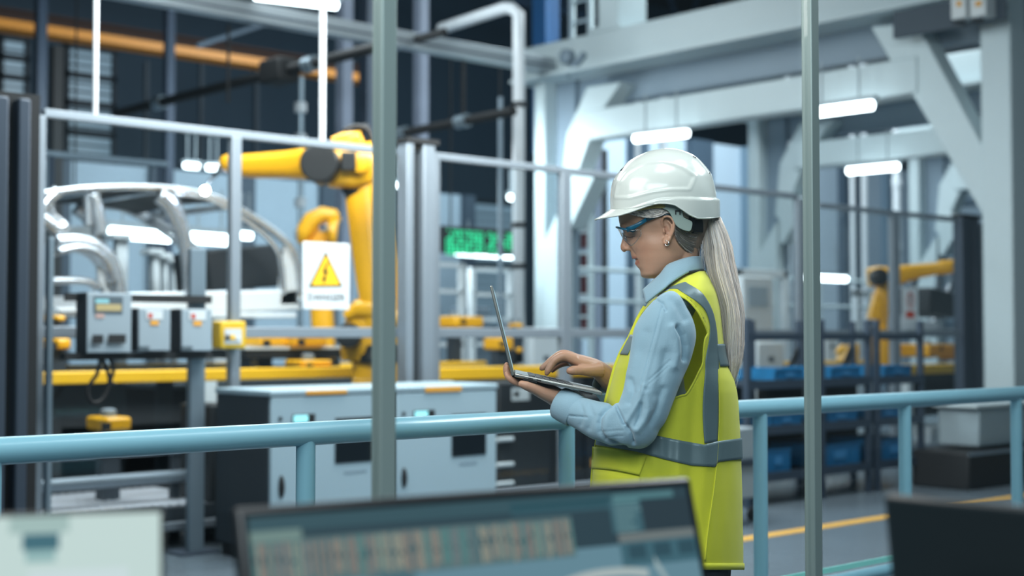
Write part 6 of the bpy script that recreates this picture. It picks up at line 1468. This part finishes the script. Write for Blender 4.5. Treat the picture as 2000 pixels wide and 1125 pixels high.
# right monitor seen from behind
frR = frame_of(P(1722, 966, 1.37), P(2160, 1004, 1.22), math.radians(-9))
o, ax, up, nn, W = frR
p = thing('desk_monitor', 'black back of a monitor at the lower right corner', 'monitor', (o.x + ax.x * W / 2, o.y + ax.y * W / 2, DESKZ))
m = MB(); fb(m, frR, 0, W, 0, .34, -.012, 0); part('housing', m, mat('monitor_back', rgb(20, 30, 34), .38), p, bevel=.006)
m = MB(); fb(m, frR, W * .3, W * .7, .08, .26, 0, .03); part('rear_bulge', m, mat('monitor_back'), p, bevel=.01)
m = MB(); fb(m, frR, .01, W - .01, .01, .32, -.0135, -.012); part('screen', m, BZ, p)
c = o + ax * W / 2 - up * .2 + nn * .03; m = MB(); m.sweep([c, Vector((c.x, c.y, DESKZ + .01))], .02, .03, n=14); part('stand_neck', m, BZ, p, smooth='auto')
m = MB(); m.lathe((c.x, c.y, DESKZ), (0, 0, 1), [(0, .12), (.01, .12)], 32); part('stand_foot', m, BZ, p)
dk = thing('office_desk', 'long grey office desk carrying the foreground monitors', 'desk', (.9, .6, 0))
def dpt(r, f): return R0 * r + F0 * f
m = MB(); m.prism([dpt(-.95, .72) , dpt(1.0, .72), dpt(1.0, 1.72), dpt(-.35, 1.72), dpt(-.95, 1.3)], (0, 0, .03))
for i in range(len(m.v)): m.v[i] = m.v[i] + Vector((0, 0, DESKZ - .03))
part('desktop', m, DK_, dk, bevel=.004)
for (r, f) in ((-.85, .8), (.92, .8), (.92, 1.64), (-.3, 1.62)):
    c = dpt(r, f); m = MB(); m.box(c.x - .025, c.x + .025, c.y - .025, c.y + .025, 0, DESKZ - .03); part('leg', m, FRD, dk)
# ------------------------------------------------------------------ camera
cd = bpy.data.cameras.new('camera'); cam = bpy.data.objects.new('camera', cd); COL.objects.link(cam)
cam.location = CAM
cam.matrix_world = Matrix(((R0.x, UP.x, -FW.x, 0), (R0.y, UP.y, -FW.y, 0), (R0.z, UP.z, -FW.z, CAMZ), (0, 0, 0, 1)))
cd.sensor_width = 36; cd.lens = 36 * FPX / 2000; cd.clip_start = 0.05; cd.clip_end = 200
cd.dof.use_dof = True; cd.dof.focus_distance = 3.05; cd.dof.aperture_fstop = 2.7
SC.camera = cam
# ------------------------------------------------------------------ light
w = bpy.data.worlds.new('world'); SC.world = w; w.use_nodes = True
bg = w.node_tree.nodes['Background']; bg.inputs[0].default_value = (0.38, 0.58, 0.70, 1); bg.inputs[1].default_value = 0.17
def area(name, loc, target, sx, sy, power, col):
    l = bpy.data.lights.new(name, 'AREA'); l.shape = 'RECTANGLE'; l.size = sx; l.size_y = sy; l.energy = power; l.color = col
    o = bpy.data.objects.new(name, l); COL.objects.link(o); o.location = loc
    o.rotation_euler = (Vector(target) - Vector(loc)).to_track_quat('-Z', 'Y').to_euler(); return o
COOL = (0.87, 0.96, 1.0)
# added fill lights without fittings, brightening the welding line, walls, walkway and white steelwork
def wp(r, f, z): v = R0 * r + F0 * f; return (v.x, v.y, z)
area('hall_fill', (4.5, 9.0, 5.6), (4.8, 9.8, 1.0), 4.0, 0.8, 330, COOL)
area('hall_fill', (6.8, 9.4, 5.6), (6.8, 9.6, 0.5), 4.0, 0.8, 190, COOL)
area('hall_fill', (5.0, 4.9, 4.6), (6.0, 8.8, 1.1), 4.0, 0.8, 250, COOL)
area('hall_fill', (5.6, 6.5, 3.9), (6.0, 9.0, 1.0), 4.5, 0.5, 230, (1.0, 0.97, 0.93))
area('hall_fill', (8.6, 13.4, 5.8), (13.0, 12.2, 3.8), 2.0, 1.5, 130, COOL)
area('hall_fill', (11.4, 13.6, 3.4), (13.0, 13.2, 1.6), 0.6, 2.0, 110, COOL)
area('hall_fill', (15.6, 11.5, 8.0), (16.0, 12.0, 0.0), 3.0, 4.0, 520, COOL)
area('hall_fill', (20.5, 15.0, 8.6), (22.0, 19.5, 2.0), 7.0, 4.0, 1700, COOL)
area('hall_fill', (13.0, 18.5, 4.8), (13.0, 25.0, 2.0), 8.0, 1.0, 380, COOL)
area('hall_fill', (9.5, 5.2, 4.6), (10.2, 5.6, 0.0), 3.0, 0.8, 70, COOL)
# added key, rim and fill lights aimed at the woman, without fittings
area('person_fill', wp(-1.0, 2.1, 2.75), (2.3, 2.1, 1.45), 1.4, 1.0, 36, (1.0, 0.97, 0.93))
area('person_fill', wp(2.0, 4.0, 3.1), (2.6, 2.0, 1.5), 1.2, 0.5, 60, (0.9, 0.97, 1.0))
area('person_fill', wp(0.7, 2.9, 2.95), (2.4, 2.1, 1.2), 1.2, 0.4, 12, (0.9, 0.97, 1.0))
area('front_fill', wp(0.0, 0.2, 2.8), (2.2, 1.9, 1.0), 1.6, 1.2, 62, (0.84, 0.95, 1.0))  # added above the camera to lift the shirt and glass joints
vs = SC.view_settings; vs.view_transform = 'Standard'; vs.look = 'None'; vs.gamma = 1.0; vs.exposure = 0.0
try: vs.use_curve_mapping = False
except Exception: pass
SC.cycles.use_denoising = True
try: SC.cycles.denoiser = 'OPENIMAGEDENOISE'
except Exception: pass
SC.cycles.max_bounces = 8; SC.cycles.transparent_max_bounces = 24; SC.cycles.diffuse_bounces = 3; SC.cycles.glossy_bounces = 3
SC.cycles.sample_clamp_indirect = 6; SC.cycles.caustics_reflective = False; SC.cycles.caustics_refractive = False
